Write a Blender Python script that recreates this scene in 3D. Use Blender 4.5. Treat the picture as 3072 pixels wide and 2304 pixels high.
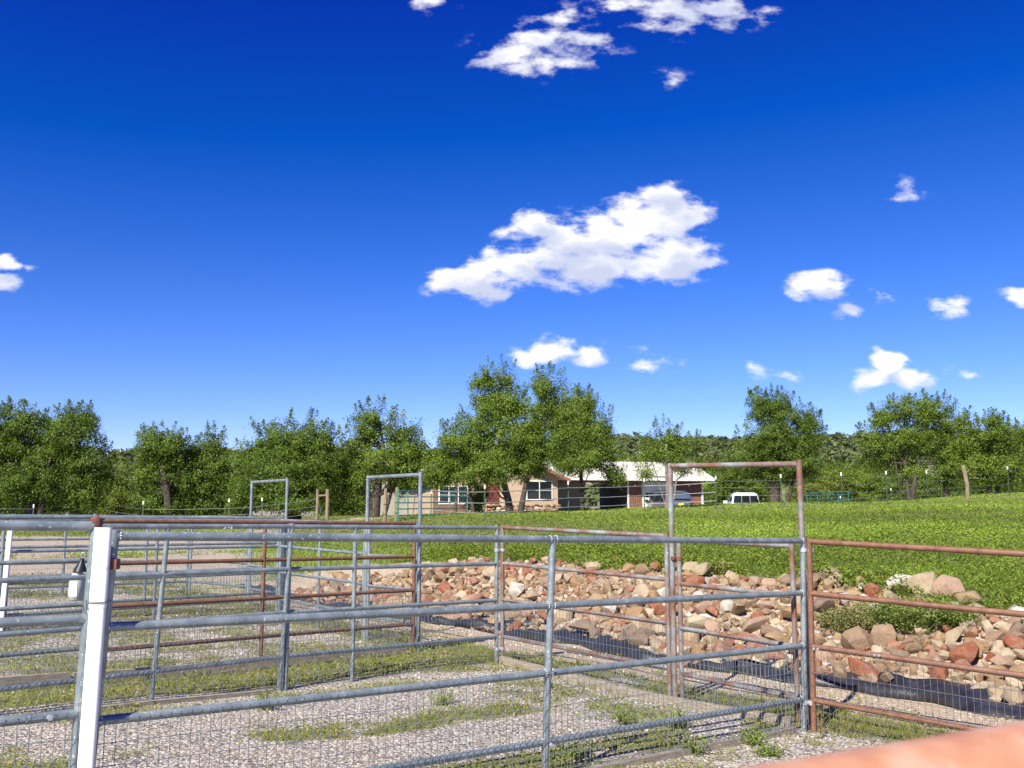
import bpy, math, random
import numpy as np
from mathutils import Vector

for o in list(bpy.data.objects):
    bpy.data.objects.remove(o)
S = bpy.context.scene
COL = S.collection
R = math.radians
rng = np.random.default_rng(7)
random.seed(7)

# ------------------------------------------------------------------ camera
F, YH = 2850.0, 1535.0            # focal length and horizon row in photo pixels (3072 x 2304)
PITCH = math.atan((YH - 1152) / F)
CP, SP = math.cos(PITCH), math.sin(PITCH)
CH = 1.62
cam = bpy.data.cameras.new('camera')
cam.sensor_width = 36.0
cam.lens = F / 3072 * 36.0
cam.clip_start, cam.clip_end = 0.02, 6000
cam.dof.use_dof = True
cam.dof.focus_distance = 9.0
cam.dof.aperture_fstop = 13.0
cob = bpy.data.objects.new('camera', cam)
COL.objects.link(cob)
cob.location = (0, 0, CH)
cob.rotation_euler = (R(90) + PITCH, 0, 0)
S.camera = cob


def ray(y):
    v = (1152 - y) / F
    k = 1 / (CP - v * SP)
    return (SP + v * CP) * k, k


def at(x, y, Y):
    """photo pixel at forward distance Y -> world point"""
    t, k = ray(y)
    return np.array([(x - 1536) / F * k * Y, Y, CH + t * Y])


# ------------------------------------------------------------------ world, sun, exposure
SUN_AZ, SUN_EL = R(28), R(43)     # shadows run away from the camera and 28 deg to the right
SUNV = Vector((-math.sin(SUN_AZ) * math.cos(SUN_EL), -math.cos(SUN_AZ) * math.cos(SUN_EL), math.sin(SUN_EL)))
sun = bpy.data.lights.new('sun', 'SUN')
sun.energy = 5.0
sun.angle = R(0.5)
sun.color = (1.0, 0.945, 0.80)
sob = bpy.data.objects.new('sun', sun)
COL.objects.link(sob)
sob.rotation_euler = SUNV.to_track_quat('Z', 'Y').to_euler()
sob.location = (-20, -40, 40)

S.view_settings.view_transform = 'Standard'
S.view_settings.look = 'None'
S.view_settings.exposure = 0.9
S.view_settings.gamma = 1.0
S.render.engine = 'CYCLES'


class NT:
    """small node helper"""

    def __init__(self, tree):
        self.t = tree
        tree.nodes.clear()

    def n(self, typ, **kw):
        nd = self.t.nodes.new(typ)
        for k, v in kw.items():
            if k.startswith('i_'):
                key = k[2:]
                nd.inputs[int(key) if key.isdigit() else key].default_value = v
            else:
                setattr(nd, k, v)
        return nd

    def l(self, a, b):
        self.t.links.new(a, b)

    def put(self, inp, v):
        if isinstance(v, bpy.types.NodeSocket):
            self.l(v, inp)
        else:
            inp.default_value = v

    def math(self, op, a, b=0.0, c=0.0, clamp=False):
        nd = self.n('ShaderNodeMath', operation=op, use_clamp=clamp)
        for i, v in enumerate((a, b, c)):
            self.put(nd.inputs[i], v)
        return nd.outputs[0]

    def vec(self, op, a, b=(0, 0, 0)):
        nd = self.n('ShaderNodeVectorMath', operation=op)
        self.put(nd.inputs[0], a)
        if op == 'SCALE':
            self.put(nd.inputs['Scale'], b)
        else:
            self.put(nd.inputs[1], b)
        return nd

    def mix(self, f, a, b, blend='MIX'):
        nd = self.n('ShaderNodeMix', data_type='RGBA', blend_type=blend)
        self.put(nd.inputs[0], f)
        for i, v in ((6, a), (7, b)):
            self.put(nd.inputs[i], v if isinstance(v, bpy.types.NodeSocket) else (v[0], v[1], v[2], 1))
        return nd.outputs[2]

    def noise(self, vec=None, scale=5.0, detail=4.0, rough=0.55, dim='3D'):
        nd = self.n('ShaderNodeTexNoise', noise_dimensions=dim)
        nd.inputs['Scale'].default_value = scale
        nd.inputs['Detail'].default_value = detail
        nd.inputs['Roughness'].default_value = rough
        if vec is not None:
            self.l(vec, nd.inputs['Vector'])
        return nd

    def ramp(self, f, pts, interp='LINEAR'):
        nd = self.n('ShaderNodeValToRGB')
        cr = nd.color_ramp
        cr.interpolation = interp
        while len(cr.elements) > 1:
            cr.elements.remove(cr.elements[-1])
        for i, (p, c) in enumerate(pts):
            e = cr.elements[0] if i == 0 else cr.elements.new(p)
            e.position = p
            e.color = (c[0], c[1], c[2], 1) if len(c) == 3 else c
        self.l(f, nd.inputs[0])
        return nd.outputs[0]

    def smooth(self, v, lo, hi, a=0.0, b=1.0):
        nd = self.n('ShaderNodeMapRange', interpolation_type='SMOOTHSTEP')
        self.put(nd.inputs[0], v)
        for i, x in enumerate((lo, hi, a, b)):
            nd.inputs[1 + i].default_value = x
        return nd.outputs[0]


# sky with fair-weather clouds, by direction
W = bpy.data.worlds.new('World')
S.world = W
W.use_nodes = True
w = NT(W.node_tree)
SKYK = 0.0637
sky = w.n('ShaderNodeTexSky', sky_type='NISHITA', sun_disc=False)
sky.sun_elevation = SUN_EL
sky.sun_rotation = math.atan2(SUNV.x, SUNV.y)
sky.altitude = 2200
sky.air_density = 1.0
sky.dust_density = 0.0
sky.ozone_density = 4.0
# the photograph's processing: more contrast and saturation in the blue
hsv = w.n('ShaderNodeHueSaturation')
hsv.inputs['Saturation'].default_value = 1.25
w.l(sky.outputs[0], hsv.inputs['Color'])
gs = w.vec('MULTIPLY', hsv.outputs[0], (1.55, 1.28, 1.58)).outputs[0]
gs = w.vec('ADD', gs, (-.48, -.91, -.66)).outputs[0]
gs = w.vec('MAXIMUM', gs, (.02, .05, .3)).outputs[0]
W.cycles.sampling_method = 'MANUAL'
W.cycles.sample_map_resolution = 256
tc = w.n('ShaderNodeTexCoord')
sep = w.n('ShaderNodeSeparateXYZ')
w.l(tc.outputs['Generated'], sep.inputs[0])
ysafe = w.math('MAXIMUM', sep.outputs[1], 0.02)
cmb = w.n('ShaderNodeCombineXYZ')
w.l(w.math('DIVIDE', sep.outputs[0], ysafe), cmb.inputs[0])
w.l(w.math('MULTIPLY', w.math('DIVIDE', sep.outputs[2], ysafe), 2.0), cmb.inputs[1])   # heights doubled: clouds are about twice as wide as tall
p2 = cmb.outputs[0]
nz1 = w.noise(p2, 9.0, 2.0, 0.5, '2D')
warp = w.vec('SCALE', w.vec('SUBTRACT', nz1.outputs['Color'], (.5, .5, .5)).outputs[0], 0.05)
flat = w.vec('MULTIPLY', w.vec('ADD', p2, warp.outputs[0]).outputs[0], (1, 1, 0)).outputs[0]


def uv(px, py):
    p = at(px, py, 1.0)
    return p[0], (p[2] - CH) * 2.0


BLOBS = [  # px, py, half width in photo pixels, strength
    (1965, 655, 165, 1.15), (1960, 590, 95, .9), (1850, 720, 185, 1.1), (1990, 780, 165, 1.0), (1720, 720, 150, 1.0), (1610, 680, 110, .7), (1760, 800, 150, .9),
    (1590, 790, 140, .95), (1450, 835, 120, .9), (1340, 830, 90, .75), (1490, 870, 75, .7), (2070, 790, 75, .6), (2090, 700, 60, .4),
    (1650, 115, 130, .66), (1550, 165, 135, .62), (1740, 140, 125, .58), (1640, 190, 100, .5), (1680, 55, 85, .34),
    (2010, 20, 160, .62), (2160, 15, 150, .56), (1880, 15, 120, .5), (2280, 30, 95, .38), (1310, 5, 85, .5),
    (1650, 1040, 90, .95), (1580, 1060, 65, .7), (1750, 1055, 80, .75), (1940, 1092, 80, .38),
    (2475, 860, 105, 1.0), (2535, 935, 50, .55), (2665, 1090, 75, .9), (2610, 1130, 80, .8), (2730, 1128, 75, .8),
    (5, 800, 65, .9), (5, 855, 75, .9), (75, 805, 45, .5), (3065, 902, 65, .85), (2835, 920, 70, .30), (2260, 1102, 55, .34), (2355, 1115, 38, .34), (2885, 1122, 60, .45), (2720, 580, 70, .24), (2000, 233, 48, .22), (2655, 880, 36, .26),
]
flat_s = w.vec('ADD', flat, (-.010, .030, 0)).outputs[0]
den = den_s = None
for (bx, by, rx, st) in BLOBS:
    c = uv(bx, by)
    r1 = abs(uv(bx + rx, by)[0] - c[0]) * 1.15
    d = w.vec('DISTANCE', flat, (c[0], c[1], 0)).outputs['Value']
    d = w.math('MULTIPLY_ADD', d, -st / r1, st)
    den = d if den is None else w.math('SMOOTH_MAX', den, d, 0.10)
    if rx >= 60:                       # thickness of cloud on the way to the sun
        d2 = w.math('MULTIPLY_ADD', w.vec('DISTANCE', flat_s, (c[0], c[1], 0)).outputs['Value'], -st / r1, st)
        den_s = d2 if den_s is None else w.math('MAXIMUM', den_s, d2)
fine = w.noise(p2, 24.0, 8.0, 0.58, '2D')
big = w.noise(p2, 11.0, 2.0, 0.5, '2D')
den2 = w.smooth(den, -.20, .80, 0.0, 1.12)
dd = w.math('ADD', den2, w.math('MULTIPLY', w.math('SUBTRACT', fine.outputs['Fac'], 0.54), 2.3))
alpha = w.smooth(dd, 0.12, 0.92)
alpha = w.math('MULTIPLY', alpha, w.math('GREATER_THAN', sep.outputs[1], 0.1))
alpha = w.math('MULTIPLY', alpha, w.smooth(den, -0.15, 0.15))
# thickness sampled towards the sun: bright crowns, soft blue-grey hollows
shadew = w.math('ADD', den_s, w.math('ADD', w.math('MULTIPLY', w.math('SUBTRACT', fine.outputs['Fac'], .5), 1.1), w.math('MULTIPLY', w.math('SUBTRACT', big.outputs['Fac'], .5), 1.6)))
lit = w.smooth(shadew, .12, .95, 1.0, 0.0)
cc = w.mix(lit, (5.4, 5.9, 7.7), (9.6, 9.5, 9.6))
skycol = w.mix(alpha, gs, cc)
bg = w.n('ShaderNodeBackground')
bg.inputs['Strength'].default_value = SKYK
w.l(skycol, bg.inputs['Color'])
wo = w.n('ShaderNodeOutputWorld')
w.l(bg.outputs[0], wo.inputs[0])

# ------------------------------------------------------------------ mesh helpers


class MB:
    def __init__(self):
        self.v, self.f, self.sm, self.mi = [], [], [], []

    def add(self, verts, faces, smooth=False, mi=0):
        b = len(self.v)
        self.v.extend([tuple(float(c) for c in p) for p in verts])
        for f in faces:
            self.f.append(tuple(i + b for i in f))
            self.sm.append(smooth)
            self.mi.append(mi)

    def tube(self, p0, p1, r0, r1=None, n=14, cap=True, mi=0):
        self.path([p0, p1], [r0, r0 if r1 is None else r1], n, cap, mi)

    def path(self, pts, rad, n=10, cap=True, mi=0):
        pts = [np.array(p, float) for p in pts]
        if np.isscalar(rad):
            rad = [rad] * len(pts)
        rings = []
        m = len(pts)
        up = None
        for i in range(m):
            d = pts[min(i + 1, m - 1)] - pts[max(i - 1, 0)]
            d = d / (np.linalg.norm(d) + 1e-9)
            if up is None:
                up = np.array([0, 0, 1.0]) if abs(d[2]) < .9 else np.array([0, 1.0, 0])
            a = np.cross(d, up); a /= np.linalg.norm(a) + 1e-9
            b = np.cross(a, d)
            up = b
            rings.append([pts[i] + rad[i] * (math.cos(t) * a + math.sin(t) * b) for t in np.linspace(0, 2 * math.pi, n, endpoint=False)])
        vs = [p for r in rings for p in r]
        fs = []
        for i in range(m - 1):
            for k in range(n):
                k2 = (k + 1) % n
                fs.append((i * n + k, i * n + k2, (i + 1) * n + k2, (i + 1) * n + k))
        self.add(vs, fs, True, mi)
        if cap:
            self.add(rings[0], [tuple(range(n))[::-1]], False, mi)
            self.add(rings[-1], [tuple(range(n))], False, mi)

    def box(self, lo, hi, mi=0, smooth=False):
        x0, y0, z0 = lo; x1, y1, z1 = hi
        v = [(x0, y0, z0), (x1, y0, z0), (x1, y1, z0), (x0, y1, z0), (x0, y0, z1), (x1, y0, z1), (x1, y1, z1), (x0, y1, z1)]
        self.add(v, [(0, 3, 2, 1), (4, 5, 6, 7), (0, 1, 5, 4), (1, 2, 6, 5), (2, 3, 7, 6), (3, 0, 4, 7)], smooth, mi)

    def beam(self, p0, p1, wd, ht, mi=0):
        """rectangular bar from p0 to p1, wd across, ht up (centred)"""
        p0, p1 = np.array(p0, float), np.array(p1, float)
        d = p1 - p0; d /= np.linalg.norm(d)
        up = np.array([0, 0, 1.0]) if abs(d[2]) < .95 else np.array([0, 1.0, 0])
        a = np.cross(d, up); a /= np.linalg.norm(a)
        b = np.cross(a, d)
        v = []
        for p in (p0, p1):
            for sa, sb in ((-1, -1), (1, -1), (1, 1), (-1, 1)):
                v.append(p + a * sa * wd / 2 + b * sb * ht / 2)
        self.add(v, [(3, 2, 1, 0), (4, 5, 6, 7), (0, 1, 5, 4), (1, 2, 6, 5), (2, 3, 7, 6), (3, 0, 4, 7)], False, mi)

    def sphere(self, c, r, n=10, m=6, mi=0, scale=(1, 1, 1)):
        vs, fs = [], []
        for i in range(m + 1):
            ph = math.pi * i / m
            for k in range(n):
                th = 2 * math.pi * k / n
                vs.append((c[0] + r * scale[0] * math.sin(ph) * math.cos(th), c[1] + r * scale[1] * math.sin(ph) * math.sin(th), c[2] + r * scale[2] * math.cos(ph)))
        for i in range(m):
            for k in range(n):
                fs.append((i * n + k, (i + 1) * n + k, (i + 1) * n + (k + 1) % n, i * n + (k + 1) % n))
        self.add(vs, fs, True, mi)

    def build(self, name, mats, parent=None, origin=None, bevel=0):
        me = bpy.data.meshes.new(name)
        o3 = np.array(origin if origin is not None else (0, 0, 0), float)
        vv = np.array(self.v, float) - o3
        me.from_pydata(vv.tolist(), [], self.f)
        if not isinstance(mats, (list, tuple)):
            mats = [mats]
        for m in mats:
            me.materials.append(m)
        me.polygons.foreach_set('use_smooth', self.sm)
        me.polygons.foreach_set('material_index', self.mi)
        me.update()
        ob = bpy.data.objects.new(name, me)
        COL.objects.link(ob)
        if parent is not None:
            ob.parent = parent
        else:
            ob.location = o3
        if bevel:
            bv = ob.modifiers.new('bevel', 'BEVEL')
            bv.width = bevel; bv.segments = 2; bv.limit_method = 'ANGLE'
        return ob


def soup(name, V, Fc, mat, parent=None, cols=None, smooth=False, origin=(0, 0, 0)):
    """fast numpy mesh: V (n,3), Fc (m,k); cols (n,3) point colour"""
    me = bpy.data.meshes.new(name)
    V = np.ascontiguousarray(V - np.array(origin), dtype=np.float32)
    Fc = np.ascontiguousarray(Fc, dtype=np.int32)
    m, k = Fc.shape
    me.vertices.add(len(V)); me.vertices.foreach_set('co', V.ravel())
    me.loops.add(m * k); me.loops.foreach_set('vertex_index', Fc.ravel())
    me.polygons.add(m)
    me.polygons.foreach_set('loop_start', np.arange(0, m * k, k, dtype=np.int32))
    me.polygons.foreach_set('use_smooth', np.full(m, smooth))
    if cols is not None:
        a = me.color_attributes.new('Col', 'FLOAT_COLOR', 'POINT')
        c4 = np.ones((len(V), 4), np.float32); c4[:, :3] = cols
        a.data.foreach_set('color', c4.ravel())
    me.materials.append(mat)
    me.update(calc_edges=True)
    ob = bpy.data.objects.new(name, me)
    COL.objects.link(ob)
    if parent is not None:
        ob.parent = parent
    else:
        ob.location = origin
    return ob


def thing(name, label, cat, loc=(0, 0, 0), group=None):
    o = bpy.data.objects.new(name, None)
    COL.objects.link(o)
    o.location = loc
    o.empty_display_size = 0.2
    o['label'] = label; o['category'] = cat
    if group:
        o['group'] = group
    return o


def tag(o, label, cat, group=None):
    o['label'] = label; o['category'] = cat
    if group:
        o['group'] = group
    return o


# ------------------------------------------------------------------ materials
MATS = {}


def mat(name):
    m = bpy.data.materials.new(name)
    m.use_nodes = True
    t = NT(m.node_tree)
    b = t.n('ShaderNodeBsdfPrincipled')
    o = t.n('ShaderNodeOutputMaterial')
    t.l(b.outputs[0], o.inputs[0])
    MATS[name] = m
    return m, t, b


def bump(t, b, h, strength=0.3, dist=0.01):
    nd = t.n('ShaderNodeBump')
    nd.inputs['Strength'].default_value = strength
    nd.inputs['Distance'].default_value = dist
    t.l(h, nd.inputs['Height'])
    t.l(nd.outputs[0], b.inputs['Normal'])


def coords(t, rnd=True):
    tc = t.n('ShaderNodeTexCoord')
    v = tc.outputs['Object']
    if rnd:
        oi = t.n('ShaderNodeObjectInfo')
        s = t.vec('SCALE', (37.0, 11.0, 23.0), oi.outputs['Random'])
        s.inputs[0].default_value = (37, 11, 23)
        v = t.vec('ADD', v, s.outputs[0]).outputs[0]
    return v


def simple(name, col, rough=0.6, metal=0.0, var=0.25, scale=6.0, bmp=0.0, detail=4):
    m, t, b = mat(name)
    v = coords(t)
    nz = t.noise(v, scale, detail)
    c = t.mix(t.smooth(nz.outputs['Fac'], 0.3, 0.7), [x * (1 - var) for x in col], [min(1, x * (1 + var)) for x in col])
    t.l(c, b.inputs['Base Color'])
    b.inputs['Roughness'].default_value = rough
    b.inputs['Metallic'].default_value = metal
    if bmp:
        bump(t, b, t.noise(v, scale * 4, 5).outputs['Fac'], bmp, 0.01)
    return m


# weathered galvanised pipe
def galv_nodes(t, v):
    n1 = t.noise(v, 9.0, 5, 0.6)
    n2 = t.noise(v, 55.0, 3, 0.6)
    c = t.ramp(n1.outputs['Fac'], [(0.3, (.17, .205, .22)), (0.5, (.25, .295, .31)), (0.7, (.36, .405, .41))])
    c = t.mix(t.smooth(n2.outputs['Fac'], 0.62, 0.70), c, (.66, .70, .70))
    n3 = t.noise(v, 24.0, 3, 0.5)
    c = t.mix(t.smooth(n3.outputs['Fac'], 0.66, 0.72), c, (.22, .25, .27))
    return c, n1


m, t, b = mat('galvanised_pipe')
v = coords(t)
c, n1 = galv_nodes(t, v)
t.l(c, b.inputs['Base Color'])
b.inputs['Metallic'].default_value = 0.45
b.inputs['Roughness'].default_value = 0.42
bump(t, b, t.noise(v, 40, 4).outputs['Fac'], 0.12, 0.004)
GALV = m


def rust_nodes(t, v):
    n1 = t.noise(v, 12.0, 5, 0.6)
    c = t.ramp(n1.outputs['Fac'], [(0.3, (.135, .062, .038)), (0.5, (.195, .092, .055)), (0.7, (.25, .128, .080))])
    n2 = t.noise(v, 45.0, 3, 0.6)
    return t.mix(t.smooth(n2.outputs['Fac'], 0.68, 0.76), c, (.42, .33, .30))


def pipe_mix(name, lo, hi):
    m, t, b = mat(name)
    v = coords(t)
    g, _ = galv_nodes(t, v)
    r = rust_nodes(t, v)
    n = t.noise(v, 3.2, 6, 0.65)
    t.l(t.mix(t.smooth(n.outputs['Fac'], lo, hi), r, g), b.inputs['Base Color'])
    b.inputs['Metallic'].default_value = 0.15
    b.inputs['Roughness'].default_value = 0.55
    bump(t, b, t.noise(v, 40, 4).outputs['Fac'], 0.15, 0.004)
    return m


RUST = pipe_mix('red_oxide_pipe', 0.72, 0.80)
WORN = pipe_mix('worn_red_pipe', 0.36, 0.74)
m, t, b = mat('salmon_pipe')
v = coords(t)
nz = t.noise(v, 30, 5)
t.l(t.ramp(nz.outputs['Fac'], [(0.3, (.38, .165, .095)), (0.5, (.46, .225, .135)), (0.72, (.50, .33, .24))]), b.inputs['Base Color'])
b.inputs['Roughness'].default_value = 0.6
SALMON = m
WIRE = simple('galvanised_wire', (.19, .22, .25), 0.5, 0.3, 0.25, 20)
RWIRE = simple('rusty_wire', (.17, .14, .145), 0.55, 0.2, 0.3, 20)
m, t, b = mat('white_vinyl')
v = coords(t)
mpv = t.n('ShaderNodeMapping'); mpv.inputs['Scale'].default_value = (40, 40, 3)
t.l(v, mpv.inputs[0])
g1n = t.noise(mpv.outputs[0], 1.0, 6, .65)
g2n = t.noise(v, 18, 5, .6)
cv_ = t.mix(t.smooth(g1n.outputs['Fac'], .52, .75, 0, .55), (.84, .83, .80), (.58, .53, .46))
t.l(t.mix(t.smooth(g2n.outputs['Fac'], .60, .72, 0, .6), cv_, (.50, .46, .40)), b.inputs['Base Color'])
b.inputs['Roughness'].default_value = .45
PVC = m
BLACK = simple('black_plastic', (.02, .022, .025), 0.35, 0, 0.3, 8)
STEEL = simple('zinc_clamp', (.5, .53, .55), 0.4, 0.5, 0.15, 30)
RUSTDARK = simple('rust_strap', (.16, .055, .04), 0.7, 0, 0.35, 30)
# timber
m, t, b = mat('weathered_timber')
v = coords(t)
mp = t.n('ShaderNodeMapping'); mp.inputs['Scale'].default_value = (3, 3, 30)
t.l(v, mp.inputs[0])
nz = t.noise(mp.outputs[0], 3.0, 6, 0.6)
t.l(t.ramp(nz.outputs['Fac'], [(0.3, (.14, .115, .09)), (0.5, (.25, .21, .17)), (0.7, (.35, .31, .26))]), b.inputs['Base Color'])
b.inputs['Roughness'].default_value = 0.85
bump(t, b, nz.outputs['Fac'], 0.5, 0.01)
TIMBER = m
m, t, b = mat('post_wood')
v = coords(t)
mp = t.n('ShaderNodeMapping'); mp.inputs['Scale'].default_value = (14, 14, 1.2)
t.l(v, mp.inputs[0])
nz = t.noise(mp.outputs[0], 2.5, 6, 0.6)
t.l(t.ramp(nz.outputs['Fac'], [(0.3, (.11, .085, .05)), (0.5, (.22, .17, .11)), (0.7, (.33, .25, .16))]), b.inputs['Base Color'])
b.inputs['Roughness'].default_value = 0.9
bump(t, b, nz.outputs['Fac'], 0.6, 0.02)
POSTWOOD = m
BARK = simple('bark', (.065, .050, .040), 0.95, 0, 0.45, 9, 0.8, 6)
PALEBARK = simple('pale_bark', (.20, .165, .135), 0.9, 0, 0.45, 9, 0.8, 6)
TPOST = simple('green_t_post', (.055, .085, .045), 0.6, 0.2, 0.2, 12)
TIP = simple('white_tip', (.82, .82, .80), 0.5, 0, 0.03, 12)
FWIRE = simple('fence_wire', (.16, .18, .17), 0.5, 0.5, 0.2, 4)
PALEWIRE = simple('pale_fence_strand', (.30, .31, .30), 0.5, 0.3, 0.2, 4)
TEAL = simple('teal_paint', (.03, .16, .15), 0.45, 0, 0.25, 5)


def foliage(name, rough=0.55, trans=0.25):
    m, t, b = mat(name)
    at_ = t.n('ShaderNodeAttribute', attribute_name='Col')
    t.l(at_.outputs['Color'], b.inputs['Base Color'])
    b.inputs['Roughness'].default_value = rough
    b.inputs['Specular IOR Level'].default_value = 0.35
    tr = t.n('ShaderNodeBsdfTranslucent')
    t.l(t.mix(0.35, at_.outputs['Color'], (.35, .45, .05), 'MIX'), tr.inputs[0])
    mx = t.n('ShaderNodeMixShader'); mx.inputs[0].default_value = trans
    t.l(b.outputs[0], mx.inputs[1]); t.l(tr.outputs[0], mx.inputs[2])
    out = [n for n in t.t.nodes if n.type == 'OUTPUT_MATERIAL'][0]
    t.l(mx.outputs[0], out.inputs[0])
    return m


LEAF = foliage('tree_leaves', 0.5, 0.36)
GRASS = foliage('grass_blades', 0.6, 0.25)

# ------------------------------------------------------------------ terrain
P2 = np.array([2.45, 8.16])
U = np.array([.7827, .6224])       # along the near fence
V2 = np.array([-.6224, .7827])     # along the line of gates


def ws(wq, sq):
    p = P2 + U * wq + V2 * sq
    return p[0], p[1]


CTRL = [(-1.92, 4.68, -.04), (.27, 6.35, -.10), (2.45, 8.16, -.17), (-.17, 11.67, -.16), (-2.27, 9.84, -.15), (-3.2, 8.69, -.08),
        (1.59, 9.65, -.22), (-1.22, 12.67, -.19), (-2.77, 11.38, -.15), (-4.3, 9.7, -.08), (-2.12, 13.98, -.19), (-4.0, 17.1, -.14),
        (-5, 18.25, -.13), (-6.53, 19.54, -.02), (-7, 13.2, -.02), (-6, 6, 0.), (-3, 0, 0.), (0, 0, -.02), (3, 0, -.1), (8, 0, -.15), (6, 4.7, -.2),
        (0, -6, 0), (-12, 0, .05), (12, -4, -.1), (-12, 12, .05), (-12, 20, .05), (-8.5, 24, .05), (-14, 30, .25), (-20, 40, .65), (-10, 36, .45), (-28, 45, 1.0), (-16, 50, 1.15), (-10, 45, .95), (-7, 40, .85), (-30, 60, 1.4), (-14, 62, 1.4), (-40, 30, .5), (-25, 20, .1)]
for s_, zt in ((-6, .15), (-2, .25), (.7, .32), (3.7, .56), (7, .60), (10.3, .60), (13, .50), (15.5, .36)):
    CTRL.append((*ws(1.2, s_), -.22)); CTRL.append((*ws(2.5, s_), -.30)); CTRL.append((*ws(2.8, s_), -.27))
    CTRL.append((*ws(4.2, s_), -.27 + (zt + .27) * .52)); CTRL.append((*ws(5.5, s_), zt)); CTRL.append((*ws(6.3, s_), zt + .05))
CTRL.append((*ws(2.5, 19), -.02)); CTRL.append((*ws(5.5, 20), .28)); CTRL.append((*ws(8, 20), .45))
for px, py, Y in ((1454, 1577, 35), (1705, 1551, 39.5), (1932, 1537, 43), (2146, 1531, 42), (2345, 1530, 41), (2530, 1520, 42), (2663, 1518, 42), (2785, 1503, 46), (2900, 1501, 43), (3030, 1489, 47),
                  (2230, 1512, 50), (1950, 1524, 49), (2600, 1507, 50), (3000, 1482, 52), (3300, 1470, 50), (1300, 1572, 38), (1192, 1567, 40), (980, 1560, 42)):
    p = at(px, py, Y); CTRL.append(tuple(p))
for X, Y, z in ((2.7, 60, 1.42), (-6, 60, 1.40), (9, 62, 1.42), (15, 66, 1.2), (16, 66, 1.0), (20, 70, 1.2), (28, 66, 1.9), (36, 66, 2.6), (45, 50, 3.0), (40, 30, 1.5), (25, 15, .6), (15, 5, .1),
                (0, 90, 1.5), (30, 90, 2.0), (-30, 90, 1.6), (60, 90, 3), (-60, 90, 1.6), (-60, 50, 1.2), (-60, 0, .3), (60, 0, .5), (0, -60, 0), (60, -60, 0), (-60, -60, 0)):
    CTRL.append((X, Y, z))
CTRL = np.array(CTRL, float)


def tps_fit(P):
    n = len(P)
    d = np.linalg.norm(P[:, None, :2] - P[None, :, :2], axis=2)
    K = np.where(d > 0, d ** 2 * np.log(d + 1e-9), 0) + np.eye(n) * 0.02
    A = np.zeros((n + 3, n + 3)); A[:n, :n] = K
    A[:n, n] = 1; A[:n, n + 1:] = P[:, :2]; A[n, :n] = 1; A[n + 1:, :n] = P[:, :2].T
    return np.linalg.solve(A, np.concatenate([P[:, 2], np.zeros(3)]))


TW = tps_fit(CTRL)


def vnoise(x, y, seed=0):
    xi, yi = np.floor(x), np.floor(y)
    fx, fy = x - xi, y - yi
    fx = fx * fx * (3 - 2 * fx); fy = fy * fy * (3 - 2 * fy)

    def h(a, b_):
        q = np.sin(a * 127.1 + b_ * 311.7 + seed * 74.7) * 43758.5453
        return q - np.floor(q)
    return (h(xi, yi) * (1 - fx) + h(xi + 1, yi) * fx) * (1 - fy) + (h(xi, yi + 1) * (1 - fx) + h(xi + 1, yi + 1) * fx) * fy


def fbm(x, y, sc, seed=0, oct=4):
    r, a, tot = 0, .5, 0
    for i in range(oct):
        r = r + a * vnoise(x * sc * 2 ** i, y * sc * 2 ** i, seed + i); tot += a; a *= .55
    return r / tot


def gz(x, y):
    """ground height"""
    x = np.atleast_1d(np.asarray(x, float)); y = np.atleast_1d(np.asarray(y, float))
    xc, yc = np.clip(x, -75, 75), np.clip(y, -75, 100)
    out = np.empty_like(xc)
    for i in range(0, len(xc), 20000):
        a, b_ = xc[i:i + 20000], yc[i:i + 20000]
        d2 = (a[:, None] - CTRL[None, :, 0]) ** 2 + (b_[:, None] - CTRL[None, :, 1]) ** 2
        out[i:i + 20000] = (0.5 * d2 * np.log(d2 + 1e-12)) @ TW[:len(CTRL)] + TW[-3] + TW[-2] * a + TW[-1] * b_
    out = np.clip(out, -1.0, 4.0)
    out += (fbm(x, y, .5, 3) - .5) * .10 * np.clip((y - 14) / 12, 0, 1) + (fbm(x, y, 2.2, 9) - .5) * .025
    return out


def g1(x, y):
    return float(gz([x], [y])[0])


def wscoord(x, y):
    dx, dy = x - P2[0], y - P2[1]
    return dx * U[0] + dy * U[1], dx * V2[0] + dy * V2[1]


def sstep(v, a, b_):
    q = np.clip((v - a) / (b_ - a), 0, 1)
    return q * q * (3 - 2 * q)


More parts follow.
